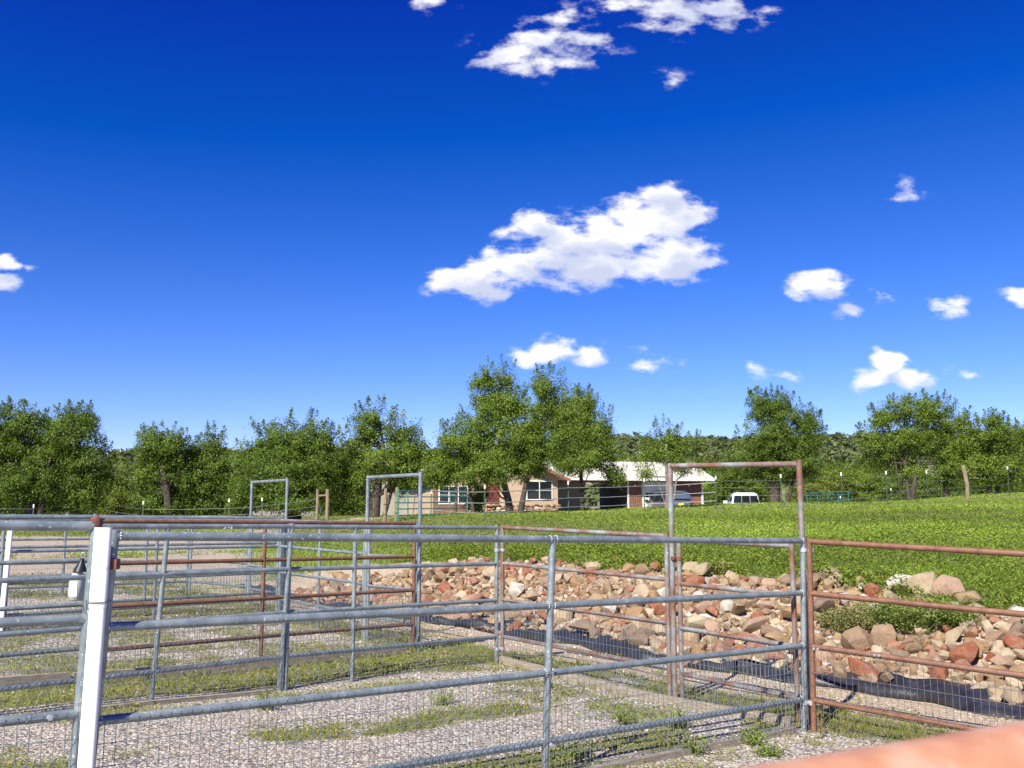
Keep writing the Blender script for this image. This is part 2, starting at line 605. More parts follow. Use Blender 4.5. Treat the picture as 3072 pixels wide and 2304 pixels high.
def masks(x, y):
    """grass cover (0..1), bare sandy earth (0..1), pale gravel drive"""
    wq, sq = wscoord(x, y)
    nb = fbm(x, y, .55, 21); nm = fbm(x, y, 1.7, 5)
    g = np.zeros_like(x)

    def strip(c, half, soft, amt):
        return amt * (1 - sstep(np.abs(c), half, half + soft))
    inpen = wq < 0.0
    # pen floors: grass creeping in from the fence lines
    a = np.maximum.reduce([strip(sq - 0.42, .16, .30, 1.0) * sstep(nm, .34, .48), strip(sq - 3.75, .12, .35, .85) * sstep(nm, .42, .56),
                           strip(sq - 5.1, .55, .35, 1.0), strip(sq - 6.7, .6, 1.4, .8) * sstep(nm, .35, .5), strip(sq + .55, .22, .5, .75) * sstep(nm, .42, .56),
                           strip(sq - 2.3 + (fbm(x, y, .45, 41) - .5) * 2.4, .16, .5, 1.0) * sstep(nm, .42, .58) * sstep(-wq, .8, 1.4), strip(sq - 9.2, .8, 1.0, .8) * sstep(nm, .4, .5),
                           strip(wq + .6, .25, .55, .8) * sstep(nm, .42, .56) * sstep(sq, -.2, .6)])
    a = np.maximum(a, sstep(sq, 9.5, 11) * sstep(fbm(x, y, .35, 33), .42, .5) * .9)
    # drive and strips of turf beyond the pens on the left
    far = np.maximum(sstep(sq, 15.5, 17), sstep(y, 22, 24))
    wob = (fbm(x, y, .12, 8) - .5) * 5
    turf = np.maximum.reduce([sstep(y + wob, 38.5, 40.5), (1 - sstep(np.abs(y + wob - 30.5), .5, 1.3)) * sstep(nm, .40, .52), (1 - sstep(np.abs(y + wob * .6 - 22.5), 1.2, 2.2)) * sstep(nm, .36, .5)])
    drive = 1 - sstep(x / np.maximum(y, 1) + (fbm(x, y, .3, 18) - .5) * .06, -.285, -.235)
    stripe = 1 - drive * (1 - turf)
    a = np.where(far > .5, stripe * .95, a)
    g = np.where(inpen, a, 0)
    # outside the gate line: grass verge, sandy path, then the bank, then meadow
    verge = (1 - sstep(wq, .9, 1.35)) * sstep(nm, .25, .4)
    sparse = .38 * sstep(nm, .42, .58)
    out = np.where(wq < 1.15, verge, sparse)
    out = np.where(wq > 2.3, 0.0, out)
    mead = sstep(wq + (nm - .5) * .9, 5.3, 5.75)
    out = np.maximum(out, mead)
    beyond = sstep(sq, 16.5, 19)
    out = np.where(beyond > .5, stripe, np.maximum(out, beyond * stripe))
    g = np.where(inpen, g, out)
    # yard by the house and the earth mound
    yard = sstep(y, 58.5, 60.5)
    g = g * (1 - yard * .65)
    d2 = ((x + 7.5) / 3.6) ** 2 + ((y - 44.5) / 2.6) ** 2
    g = g * sstep(d2, .5, 1.1)
    sand = np.where(wq > 0, (1 - mead) * sstep(wq, .75, 1.2), 0) * (1 - beyond)
    sand = np.maximum(sand, (1 - sstep(d2, .6, 1.3)))
    sand = np.maximum(sand, np.where(inpen, sstep(sq, 10, 12) * sstep(fbm(x, y, .5, 44), .5, .6) * .7, 0))
    sand = np.maximum(sand, far * drive * .5)
    pen = np.where(inpen, 1.0, 0.0)
    return np.clip(g, 0, 1), np.clip(sand, 0, 1), pen


# ground sheet
def axis(lo, hi, step, far_lo, far_hi, grow=1.22):
    c = list(np.arange(lo, hi + 1e-6, step))
    st = step; x = hi
    while x < far_hi:
        st *= grow; x += st; c.append(x)
    st = step; x = lo
    while x > far_lo:
        st *= grow; x -= st; c.insert(0, x)
    return np.array(c)


gx = axis(-9, 10, .13, -1600, 1600, 1.13)
gy = axis(2, 24, .13, -900, 2200, 1.09)
GX, GY = np.meshgrid(gx, gy)
fx, fy = GX.ravel(), GY.ravel()
fz = gz(fx, fy)
nx, ny = len(gx), len(gy)
ii = np.arange(nx * ny).reshape(ny, nx)
quads = np.stack([ii[:-1, :-1].ravel(), ii[:-1, 1:].ravel(), ii[1:, 1:].ravel(), ii[1:, :-1].ravel()], 1)
mg, ms, mp_ = masks(fx, fy)

m, t, b = mat('ground')
at_ = t.n('ShaderNodeAttribute', attribute_name='Col')
sp_ = t.n('ShaderNodeSeparateColor')
t.l(at_.outputs['Color'], sp_.inputs[0])
geo = t.n('ShaderNodeNewGeometry')
vor = t.n('ShaderNodeTexVoronoi'); vor.inputs['Scale'].default_value = 42
t.l(geo.outputs['Position'], vor.inputs['Vector'])
vs_ = t.n('ShaderNodeSeparateColor'); t.l(vor.outputs['Color'], vs_.inputs[0])
nlo = t.noise(geo.outputs['Position'], 1.6, 5)
peb = t.ramp(vs_.outputs[0], [(0, (.15, .13, .112)), (.25, (.31, .28, .25)), (.6, (.46, .425, .385)), (1, (.66, .625, .575))])
edge = t.smooth(vor.outputs['Distance'], 0.40, 0.70)
gravel = t.mix(edge, peb, (.11, .09, .078))
gravel = t.mix(t.smooth(nlo.outputs['Fac'], .35, .7, 0, .25), gravel, (.46, .38, .31))
v2 = t.n('ShaderNodeTexVoronoi'); v2.inputs['Scale'].default_value = 16
t.l(geo.outputs['Position'], v2.inputs['Vector'])
nh = t.noise(geo.outputs['Position'], 20, 6, .6)
sandc = t.ramp(nh.outputs['Fac'], [(.3, (.20, .15, .10)), (.5, (.40, .315, .23)), (.7, (.50, .42, .33))])
ng = t.noise(geo.outputs['Position'], 6, 6, .65)
soil = t.ramp(ng.outputs['Fac'], [(.3, (.075, .085, .018)), (.5, (.13, .135, .03)), (.7, (.22, .20, .07))])
ns = t.noise(geo.outputs['Position'], 9, 5, .6)
sm_ = t.math('ADD', sp_.outputs[1], t.math('MULTIPLY', t.math('SUBTRACT', ns.outputs['Fac'], .5), .7))
base = t.mix(t.smooth(sm_, .35, .65), gravel, sandc)
gm_ = t.math('ADD', sp_.outputs[0], t.math('MULTIPLY', t.math('SUBTRACT', ns.outputs['Fac'], .5), .7))
base = t.mix(t.smooth(gm_, .55, .95, 0, .8), base, soil)
t.l(base, b.inputs['Base Color'])
b.inputs['Roughness'].default_value = 0.95
b.inputs['Specular IOR Level'].default_value = 0.2
hh = t.math('MULTIPLY', vor.outputs['Distance'], -1.0)
hh = t.math('ADD', hh, t.math('MULTIPLY', nh.outputs['Fac'], .8))
bump(t, b, hh, 0.8, 0.015)
ground = soup('ground', np.stack([fx, fy, fz], 1), quads, m, cols=np.stack([mg, ms, mp_], 1), smooth=True)
ground['kind'] = 'structure'

# ------------------------------------------------------------------ pipe panels and gates
PR = 0.024
OFFS = (0.0, .43, .86, 1.29)


def wire_sheet(mb, P0, P1, zt0, zt1, zb0, zb1, nrm, r=0.0020):
    """2 x 4 inch welded mesh between two posts, vertical wires every 51 mm"""
    P0, P1 = np.array(P0), np.array(P1)
    L = np.linalg.norm(P1 - P0)
    n = int(L / .0508)
    d = (P1 - P0) / L
    off = np.array(nrm) * (PR + .003)
    for i in range(n + 1):
        q = i / n
        p = P0 + (P1 - P0) * q + off
        zt = zt0 + (zt1 - zt0) * q; zb = zb0 + (zb1 - zb0) * q
        j = rng.normal(0, .0018, 4)
        mb.tube((p[0] + d[0] * j[0], p[1] + d[1] * j[0], zb), (p[0] + d[0] * j[1], p[1] + d[1] * j[1], zt + .012), r, n=4, cap=False)
    k = 0
    o2 = np.array(nrm) * (PR + .003 + 2 * r)
    while True:
        drop = .0 + k * .1016
        za, zb_ = zt0 - drop, zt1 - drop
        if za < zb0 + .02 and zb_ < zb1 + .02:
            break
        m_ = max(1, int(L / .9))
        prev = None
        pts = []
        for i in range(m_ + 1):
            q = i / m_
            p = P0 + (P1 - P0) * q + o2
            pts.append((p[0], p[1], za + (zb_ - za) * q + rng.normal(0, .003)))
        mb.path(pts, r, 4, False)
        k += 1


def panel(name, label, cat, posts, mt, offs=OFFS, mesh=True, nrm=None, lean=(0, 0), wmat=None, group=None, mids=(), post_r=PR, foot=0.0, tops=True):
    """posts: two end posts (x, y, ztop); mids: fractions where an inner post stands"""
    (x0, y0, t0), (x1, y1, t1) = posts
    b0, b1 = g1(x0, y0) - .04, g1(x1, y1) - .04
    org = (x0, y0, b0 + .04)
    root = thing(name, label, cat, org, group)
    ln = np.array(lean, float)

    def pt(q, z):
        h = z - (b0 + (b1 - b0) * q)
        return np.array([x0 + (x1 - x0) * q + ln[0] * h, y0 + (y1 - y0) * q + ln[1] * h, z])
    for q, tp, bs in ((0, t0, b0), (1, t1, b1)):
        mb = MB(); mb.tube(pt(q, bs), pt(q, tp + .006), post_r)
        mb.build('post', mt, root, org)
    for q in mids:
        tp = t0 + (t1 - t0) * q - PR * 1.5
        mb = MB(); mb.tube(pt(q, b0 + (b1 - b0) * q), pt(q, tp), post_r * .96)
        mb.build('post', mt, root, org)
    for o in offs:
        mb = MB(); mb.tube(pt(0, t0 - PR - o), pt(1, t1 - PR - o), PR * (1.0 if o == 0 else .96))
        mb.build('rail', mt, root, org)
    if mesh and nrm is not None:
        mb = MB()
        za, zb_ = t0 - PR - offs[2], t1 - PR - offs[2]
        wire_sheet(mb, (x0 + ln[0] * .5, y0 + ln[1] * .5), (x1 + ln[0] * .5, y1 + ln[1] * .5), za, zb_, b0 + .06, b1 + .06, nrm)
        o_ = mb.build('wire_mesh', wmat or WIRE, root, org)
        o_['kind'] = 'stuff'
    return root, pt, org


def clamp(root, org, p, d, r=PR + .006, h=.035, m_=None):
    """two-bolt pipe clamp round two neighbouring posts at p, direction d between them"""
    mb = MB()
    p = np.array(p); d = np.array(d)
    for k in (0, 1):
        c = p + d * k
        mb.tube(c - np.array([0, 0, h / 2]), c + np.array([0, 0, h / 2]), r, n=14)
    mid = p + d / 2
    nn = np.array([d[1], -d[0], 0]); nn /= np.linalg.norm(nn) + 1e-9
    if nn[1] > 0: nn = -nn
    mb.tube(mid + nn * .035, mid - nn * .03, .007, n=6)
    mb.build('clamp', m_ or STEEL, root, org)


NV = -V2                        # towards the camera across the near fence
P1A, P2A = (-1.99, 4.62), (2.40, 8.12)
root, ptA, orgA = panel('corral_panel', 'long galvanised pipe panel with wire mesh, fixed to the white-sleeved post', 'fence panel',
                        [(*P1A, 1.528), (*P2A, 1.398)], GALV, nrm=(NV[0], NV[1]), lean=(.042, .02), mids=(.5,), group='galvanised fence panels')
clamp(root, orgA, ptA(1, 1.30), np.array([.055, -.012, 0]))
clamp(root, orgA, ptA(1, .06), np.array([.055, -.012, 0]))
# weld beads and bolt lugs where the rails meet the posts
mb = MB()
for q in (0.0, .5, 1.0):
    for o in OFFS:
        z = 1.528 + (1.398 - 1.528) * q - PR - o
        c = ptA(q, z)
        for k in range(10):
            a = 2 * math.pi * k / 10
            for sgn in ((1,) if q == 0 else (-1,) if q == 1 else (-1, 1)):
                dv = np.array([U[0], U[1], 0]) * sgn * (PR + .002)
                mb.sphere(c + dv + (np.array([NV[0], NV[1], 0]) * math.cos(a) + np.array([0, 0, 1]) * math.sin(a)) * (PR - .001) * .97, .0062, 6, 4)
mb.build('weld_bead', STEEL, root, orgA)['kind'] = 'stuff'
for q, z in ((.503, .60), (.503, .135), (.84, .065)):
    mb = MB()
    c = ptA(q, z) + np.array([NV[0], NV[1], 0]) * (PR + .008)
    mb.tube(c, c + np.array([NV[0], NV[1], 0]) * .014, .013, n=6)
    mb.build('bolt', STEEL, root, orgA)

root, ptG, orgG = panel('corral_panel', 'galvanised pipe panel left of the white-sleeved post, rust-capped end post', 'fence panel',
                        [(-2.035, 4.57, 1.575), (-5.75, 1.62, 1.66)], GALV, nrm=(NV[0], NV[1]), lean=(.03, .01), group='galvanised fence panels')
mb = MB(); c = ptG(0, 1.585)
mb.tube(c - np.array([0, 0, .035]), c + np.array([0, 0, .004]), PR + .004)
mb.path([c + np.array([0, 0, .004]), c + np.array([0, 0, .012])], [PR + .003, PR * .5], 14)
mb.build('post_cap', RUSTDARK, root, orgG)
for s_ in (.14, .62):
    mb = MB()
    c = ptG(s_ * .2, .715 - .02) + np.array([NV[0], NV[1], 0]) * (PR + .006)
    mb.tube(c, c + np.array([NV[0], NV[1], 0]) * .014, .013, n=6)
    mb.build('bolt', STEEL, root, orgG)

# white vinyl sleeve strapped over the two meeting posts
def sleeve(label, p, ztop, zbot, wd, lean, split, facing):
    root = thing('vinyl_sleeve', label, 'post sleeve', (p[0], p[1], zbot), None)
    f_ = np.array([facing[0], facing[1], 0.0]); f_ /= np.linalg.norm(f_)
    a_ = np.array([-f_[1], f_[0], 0.0])
    prof = []
    for k in range(13):
        th = math.pi * k / 12
        cx, cy = math.cos(th), math.sin(th)
        e = .55
        prof.append((wd / 2 * math.copysign(abs(cx) ** e, cx), .028 * abs(cy) ** e))
    def seg(z0, z1, grow):
        mb = MB(); vs = []; n = len(prof)
        for z in (z0, z1):
            h = z - zbot
            c = np.array([p[0] + lean[0] * h, p[1] + lean[1] * h, z])
            for x_, y_ in prof:
                vs.append(c + a_ * x_ * (1 + grow) + f_ * (y_ + grow * .03))
            for x_, y_ in prof[::-1]:
                vs.append(c + a_ * x_ * (.93 + grow) + f_ * (y_ * .88 - .002))
        m2 = 2 * n
        mb.add(vs, [(k, (k + 1) % m2, m2 + (k + 1) % m2, m2 + k) for k in range(m2)], True)
        mb.add(vs[m2:], [tuple(range(m2))], False)
        mb.build('cover_strip', PVC, root, (p[0], p[1], zbot))
    if split:
        seg(zbot, split - .006, 0.0); seg(split - .03, ztop, .06)
        mb = MB()
        c = np.array([p[0] + lean[0] * (split - zbot), p[1] + lean[1] * (split - zbot), split - .006])
        ring = [c + a_ * x_ * 1.10 + f_ * (y_ * 1.12 + .003) for x_, y_ in prof]
        ring = [c + a_ * wd * .62 - f_ * .06] + ring + [c - a_ * wd * .62 - f_ * .06]
        mb.path(ring, .0022, 5)
        mb.path([c - a_ * wd * .62 - f_ * .02, c - a_ * wd * .9 + f_ * .01 + np.array([0, 0, .012]), c - a_ * wd * .8 + f_ * .0 - np.array([0, 0, .05])], .002, 5)
        mb.build('tie_wire', BLACK, root, (p[0], p[1], zbot))
    else:
        seg(zbot, ztop, 0.0)
    return root


ps = at(258, 2304, 4.565)
pt_ = at(311, 1590, 4.565)
hl = pt_[2] - ps[2]
ln_ = ((pt_[0] - ps[0]) / hl, 0.0)
zb_ = .05
bp = (ps[0] - ln_[0] * (ps[2] - zb_), 4.565)
sl = sleeve('white vinyl sleeve standing over the junction of two near galvanised panels', bp, pt_[2] + .012, zb_, .074, ln_, 1.205, (.25, -1))
mb = MB()
c = np.array([bp[0] + ln_[0] * 1.33, 4.60, 1.372])
mb.beam(c - np.array([.056, .0, 0]), c + np.array([.062, .012, 0]), .062, .048)
mb.build('rust_strap', RUSTDARK, sl, (bp[0], bp[1], zb_))

# rust-red panel going right
rootB, ptB, orgB = panel('corral_panel', 'plain rust-red pipe panel with wire mesh beside the black liner and boulders', 'fence panel',
                         [(2.475, 8.10, 1.395), (6.05, 4.68, 1.235)], RUST, nrm=(-U[0], -U[1]), lean=(.02, .01), wmat=RWIRE, mids=(.52,), group='rust-red fence panels')
for q in (.012, .115):
    c = ptB(q, .50) + np.array([-U[0], -U[1], 0]) * (PR + .008)
    for dx in (-.018, .018):
        mb = MB()
        mb.tube(c + np.array([V2[0], V2[1], 0]) * dx, c + np.array([V2[0], V2[1], 0]) * dx - np.array([U[0], U[1], 0]) * .012, .011, n=6)
        mb.build('bolt', STEEL, rootB, orgB)


def arch(label, A, B, zt, mt, group):
    """tall gate frame: two posts and a header"""
    ax, ay = A; bx, by = B
    ga, gb = g1(ax, ay), g1(bx, by)
    root = thing('gateway', label, 'gateway', (ax, ay, ga), group)
    za, zb2 = zt
    r = .0265
    mb = MB(); mb.tube((ax, ay, ga - .05), (ax, ay, za), r); mb.build('post', mt, root, (ax, ay, ga))
    mb = MB(); mb.tube((bx, by, gb - .05), (bx, by, zb2 + .012), r); mb.build('post', mt, root, (ax, ay, ga))
    mb = MB(); mb.tube((ax, ay, za - r), (bx, by, zb2 - r), r * .97); mb.build('header', mt, root, (ax, ay, ga))
    return root


def gate(label, A, B, zt, mt, nrm, group, wmat=None):
    root, pt2, org = panel('mesh_gate', label, 'gate', [(*A, zt[0]), (*B, zt[1])], mt, nrm=nrm, wmat=wmat, group=group)
    return root, pt2, org


NU = (-U[0], -U[1])
AL, AR = (1.60, 9.64), (2.52, 8.36)
ra = arch('tall worn red and grey pipe gate frame standing before the parked pickup', AL, AR, (at(2010, 1390, 9.64)[2], at(2402, 1383, 8.36)[2]), WORN, 'tall gate frames')
gt, ptg, og = gate('pipe and mesh gate hung in the worn red and grey frame', (1.655, 9.555), (2.455, 8.46), (1.37, 1.345), WORN, NU, 'mesh gates')
clamp(gt, og, ptg(0, 1.16), np.array([-.055, .085, 0]) * .75, m_=RUSTDARK)
rd, ptd, od = panel('corral_panel', 'worn red and grey pipe panel in front of the boulders, ending at the tall frame', 'fence panel',
                    [(-.115, 11.66, 1.455), (1.56, 9.72, 1.40)], WORN, nrm=NU, group='rust-red fence panels')
# line behind the near pen
rh, pth, oh = panel('corral_panel', 'galvanised pipe panel with three uprights meeting the worn red panel at the corner', 'fence panel',
                    [(-.185, 11.64, 1.452), (-2.27, 9.84, 1.492)], GALV, nrm=(NV[0], NV[1]), mids=(.72,), group='galvanised fence panels')
clamp(rh, oh, (-.185, 11.64, 1.16), np.array([.07, .02, 0]))
clamp(rh, oh, (-.185, 11.64, .0), np.array([.07, .02, 0]))
rh2, pth2, oh2 = panel('corral_panel', 'galvanised pipe panel running behind the white-sleeved post, shadowed mesh below', 'fence panel',
                       [(-2.325, 9.79, 1.496), (-5.6, 6.35, 1.54)], GALV, nrm=(NV[0], NV[1]), mids=(.28,), lean=(.05, 0), group='galvanised fence panels')
clamp(rh2, oh2, pth2(.145, 1.492 - PR) - np.array([0, 0, .0]), np.array([-.05, -.05, 0]), r=PR + .003, h=.03)
# second pen
ri, pti, oi_ = panel('corral_panel', 'rust-red pipe panel spanning the second pen up to a galvanised frame', 'fence panel',
                     [(-1.28, 12.63, 1.49), (-4.20, 9.83, 1.548)], RUST, nrm=(NV[0], NV[1]), wmat=RWIRE, mids=(.54,), group='rust-red fence panels')
ri2, pti2, oi2 = panel('corral_panel', 'galvanised pipe panel carrying the hanging fly trap on its end post', 'fence panel',
                       [(-4.27, 9.70, 1.59), (-7.5, 6.85, 1.60)], GALV, nrm=(NV[0], NV[1]), lean=(.035, 0), group='galvanised fence panels')
arch('tall galvanised pipe gate frame in front of the teal farm gate', (-2.11, 13.98), (-1.23, 12.82), (2.143, 2.14), GALV, 'tall gate frames')
gate('galvanised mesh gate in the frame before the teal farm gate', (-2.06, 13.88), (-1.28, 12.92), (1.45, 1.47), GALV, NU, 'mesh gates')
panel('corral_panel', 'galvanised panel between the two tall galvanised gate frames', 'fence panel', [(-2.15, 14.04, 1.47), (-3.87, 16.12, 1.50)], GALV, nrm=NU, mids=(.5,), group='galvanised fence panels')
panel('corral_panel', 'far galvanised panel with white strip on its post, behind the fly trap', 'fence panel', [(-3.91, 16.12, 1.50), (-6.92, 13.26, 1.53)], GALV, nrm=(NV[0], NV[1]), mids=(.5,), group='galvanised fence panels')
panel('corral_panel', 'galvanised panel continuing left past the post with the white strip', 'fence panel', [(-6.98, 13.20, 1.53), (-10.2, 10.1, 1.56)], GALV, nrm=(NV[0], NV[1]), group='galvanised fence panels')
sleeve('narrow white vinyl strip on a far galvanised post, left of the fly trap', (-6.92, 13.18), 1.46, .02, .07, (.03, 0), None, (.3, -1))
# third pen
arch('smallest tall galvanised gate frame, under the dark spreading tree', (-4.97, 18.25), (-4.03, 17.12), (2.205, 2.21), GALV, 'tall gate frames')
gate('galvanised mesh gate in the frame under the dark spreading tree', (-4.92, 18.17), (-4.09, 17.19), (1.50, 1.49), GALV, NU, 'mesh gates')
panel('corral_panel', 'galvanised panel of the third pen joining its gate frame, mesh below', 'fence panel', [(-4.07, 17.02, 1.53), (-7.6, 13.75, 1.56)], GALV, nrm=(NV[0], NV[1]), mids=(.5,), group='galvanised fence panels')
panel('corral_panel', 'short galvanised panel from the third gate frame to the far corner', 'fence panel', [(-5.02, 18.31, 1.53), (-6.5, 19.52, 1.54)], GALV, nrm=NU, group='galvanised fence panels')
panel('corral_panel', 'farthest galvanised panel closing the third pen beside the gravel drive', 'fence panel', [(-6.56, 19.52, 1.54), (-11.0, 15.6, 1.60)], GALV, nrm=(NV[0], NV[1]), mids=(.4,), group='galvanised fence panels')
# rail right under the lens: the panel the photographer leans over
a0, a1 = at(3072, 2340, .445), at(2265, 2510, .37)
dn = (a1 - a0) / np.linalg.norm(a1 - a0); dn[2] = 0; dn /= np.linalg.norm(dn)
e0 = a0 - dn * 2.2; e1 = a0 + dn * 2.6
panel('corral_panel', 'salmon-red pipe rail out of focus, right at the photographer', 'fence panel', [(e0[0], e0[1], a0[2] + PR), (e1[0], e1[1], a0[2] + PR)], SALMON, mesh=False)

# fly trap jar
jc = at(232, 1745, 9.35)
jr = thing('fly_trap', 'hanging fly trap jar with black lid and white label', 'fly trap', (jc[0], jc[1], jc[2]))
k_ = 9.35 / F
mb = MB()
h0, h1 = at(232, 1802, 9.35)[2], at(232, 1722, 9.35)[2]
rr = 21 * k_
mb.path([(jc[0], jc[1], h0), (jc[0], jc[1], h0 + .012), (jc[0], jc[1], h1 - .06), (jc[0] + .004, jc[1], h1 - .01), (jc[0] + .01, jc[1], h1 + .03)], [rr * .75, rr, rr, rr * .85, rr * .45], 18)
mb.build('jar', simple('cloudy_plastic', (.45, .47, .45), .3, 0, .1, 10), jr, jc)
mb = MB()
n = 9
vs, fs = [], []
for i in range(n + 1):
    th = R(-170) + R(105) * i / n
    for z in (h1 - .07, h0 + .045):
        vs.append((jc[0] + (rr + .003) * math.cos(th), jc[1] + (rr + .003) * math.sin(th), z))
for i in range(n):
    fs.append((2 * i, 2 * i + 2, 2 * i + 3, 2 * i + 1))
mb.add(vs, fs, True); mb.build('paper_label', PVC, jr, jc)
mb = MB()
hx = jc[0] + .02
mb.path([(hx, jc[1], h1 + .02), (hx, jc[1], h1 + .035), (hx + .012, jc[1], h1 + .12), (hx + .015, jc[1], h1 + .15)], [rr * .95, rr * .9, rr * .35, rr * .25], 16)
mb.build('lid', BLACK, jr, jc)
mb = MB()
mb.path([(hx + .015 + .02 * math.cos(a), jc[1], h1 + .18 + .025 * math.sin(a)) for a in np.linspace(-1.8, 3.6, 12)], .003, 5)
mb.path([(hx + .015, jc[1], h1 + .205), (hx + .03, jc[1] + .1, h1 + .25), (-4.2, 9.66, h1 + .30)], .002, 5)
mb.build('hook', STEEL, jr, jc)


# timber edging under the panels
def board(label, A, B, h=.10, wd=.045, lift=.05):
    org = (A[0], A[1], g1(*A))
    L = math.hypot(B[0] - A[0], B[1] - A[1])
    n = max(2, int(L / .5))
    mb = MB()
    pts = [(A[0] + (B[0] - A[0]) * i / n, A[1] + (B[1] - A[1]) * i / n) for i in range(n + 1)]
    zz = gz([p[0] for p in pts], [p[1] for p in pts])
    dx, dy = (B[0] - A[0]) / L, (B[1] - A[1]) / L
    vs = []
    for p, z in zip(pts, zz):
        for sx, z2 in ((-1, -.06), (1, -.06), (1, lift), (-1, lift)):
            vs.append((p[0] - dy * sx * wd / 2, p[1] + dx * sx * wd / 2, z + z2))
    fs = []
    for i in range(n):
        for k in range(4):
            fs.append((i * 4 + k, i * 4 + (k + 1) % 4, (i + 1) * 4 + (k + 1) % 4, (i + 1) * 4 + k))
    fs += [(3, 2, 1, 0), tuple(n * 4 + k for k in range(4))]
    mb.add(vs, fs)
    o = mb.build('edging_board', TIMBER, None, org)
    return tag(o, label, 'board', 'weathered ground boards under the panels')


board('low weathered board along the foot of the longest galvanised panel', (-1.6, 4.86), (2.30, 8.04), lift=.045, wd=.05)
board('weathered board along the foot of the worn red and grey panel', (-.13, 11.58), (2.35, 8.28), lift=.08, wd=.05)
board('pale weathered board under the rust-red panel of the second pen', (-1.35, 12.5), (-4.3, 9.6), lift=.13, wd=.05)
board('grey board on the gravel left of the white-sleeved post', (-4.32, 9.55), (-6.4, 7.6), lift=.14, wd=.05)
board('grey board lying under the galvanised panel behind the white-sleeved post', (-2.35, 9.66), (-4.6, 7.25), lift=.035, wd=.06)

# ------------------------------------------------------------------ boulder bank
import bmesh
ROCKCOLS = [(0.302, 0.21, 0.118), (0.269, 0.16, 0.08), (0.227, 0.071, 0.035), (0.437, 0.395, 0.344), (0.227, 0.151, 0.097), (0.31, 0.245, 0.16), (0.26, 0.122, 0.08), (0.168, 0.118, 0.084), (0.319, 0.21, 0.151), (0.353, 0.269, 0.193), (0.286, 0.189, 0.105), (0.218, 0.143, 0.084), (0.395, 0.328, 0.235)]


def rock_mat(name, from_attr):
    m, t, b = mat(name)
    if from_attr:
        c = t.n('ShaderNodeAttribute', attribute_name='Col').outputs['Color']
    else:
        oi = t.n('ShaderNodeObjectInfo')
        n_ = len(ROCKCOLS)
        c = t.ramp(oi.outputs['Random'], [(i / n_, q) for i, q in enumerate(ROCKCOLS)], 'CONSTANT')
    v = t.n('ShaderNodeNewGeometry').outputs['Position']
    n1 = t.noise(v, 14, 6, .65)
    c2 = t.mix(t.smooth(n1.outputs['Fac'], .4, .75, .0, .35), c, (.42, .33, .22))
    n2 = t.noise(v, 5, 4, .6)
    c3 = t.mix(t.smooth(n2.outputs['Fac'], .45, .75, 0, .55), c2, (.17, .12, .09))
    t.l(c3, b.inputs['Base Color'])
    b.inputs['Roughness'].default_value = .85
    b.inputs['Specular IOR Level'].default_value = .3
    bump(t, b, t.noise(v, 38, 6, .65).outputs['Fac'], .9, .02)
    return m


ROCKM, ROCKA = rock_mat('boulder', False), rock_mat('cobble', True)


def rock_shape(seed, nv, bev, rounded):
    """broken stone: convex hull of scattered points with worn edges"""
    r_ = np.random.default_rng(seed)
    bm = bmesh.new()
    P = r_.normal(size=(nv, 3)); P /= np.linalg.norm(P, axis=1)[:, None]
    P *= r_.uniform(.82, 1.12, (nv, 1))
    for p in P:
        bm.verts.new(p)
    res = bmesh.ops.convex_hull(bm, input=bm.verts[:])
    bmesh.ops.delete(bm, geom=[g for g in set(res['geom_interior']) | set(res['geom_unused']) if isinstance(g, bmesh.types.BMVert)], context='VERTS')
    bmesh.ops.dissolve_limit(bm, angle_limit=R(14), verts=bm.verts[:], edges=bm.edges[:])
    if bev:
        bmesh.ops.bevel(bm, geom=bm.edges[:], offset=bev, segments=2 if rounded else 1, profile=.6, affect='EDGES', clamp_overlap=True)
    bmesh.ops.triangulate(bm, faces=bm.faces[:])
    bm.verts.index_update()
    V = np.array([v.co[:] for v in bm.verts]) * np.array([r_.uniform(1.0, 1.5), r_.uniform(.9, 1.2), r_.uniform(.65, 1.0)])
    Fc = np.array([[v.index for v in f.verts] for f in bm.faces])
    bm.free()
    return V, Fc


SH3 = [rock_shape(100 + i, 13 + i, .10 if i % 3 else .16, True) for i in range(10)]
SH2 = [rock_shape(150 + i, 11 + i % 4, .09, False) for i in range(10)]
SH1 = [rock_shape(200 + i, 10, 0, False) for i in range(8)]
bank = thing('rock_bank', 'long bank of loose tan, red and white boulders below the meadow', 'rock bank', (*ws(4.2, 3), g1(*ws(4.2, 3))))
# dart throwing along the bank, big ones first
rocks = []
cell = {}


def try_rock(wq, sq, r, fac):
    i, j = int(wq / .4), int(sq / .4)
    for a in (-1, 0, 1):
        for b_ in (-1, 0, 1):
            for (w2, s2, r2) in cell.get((i + a, j + b_), ()):
                if (w2 - wq) ** 2 + (s2 - sq) ** 2 < (fac * (r + r2)) ** 2:
                    return False
    cell.setdefault((i, j), []).append((wq, sq, r))
    rocks.append((wq, sq, r))
    return True


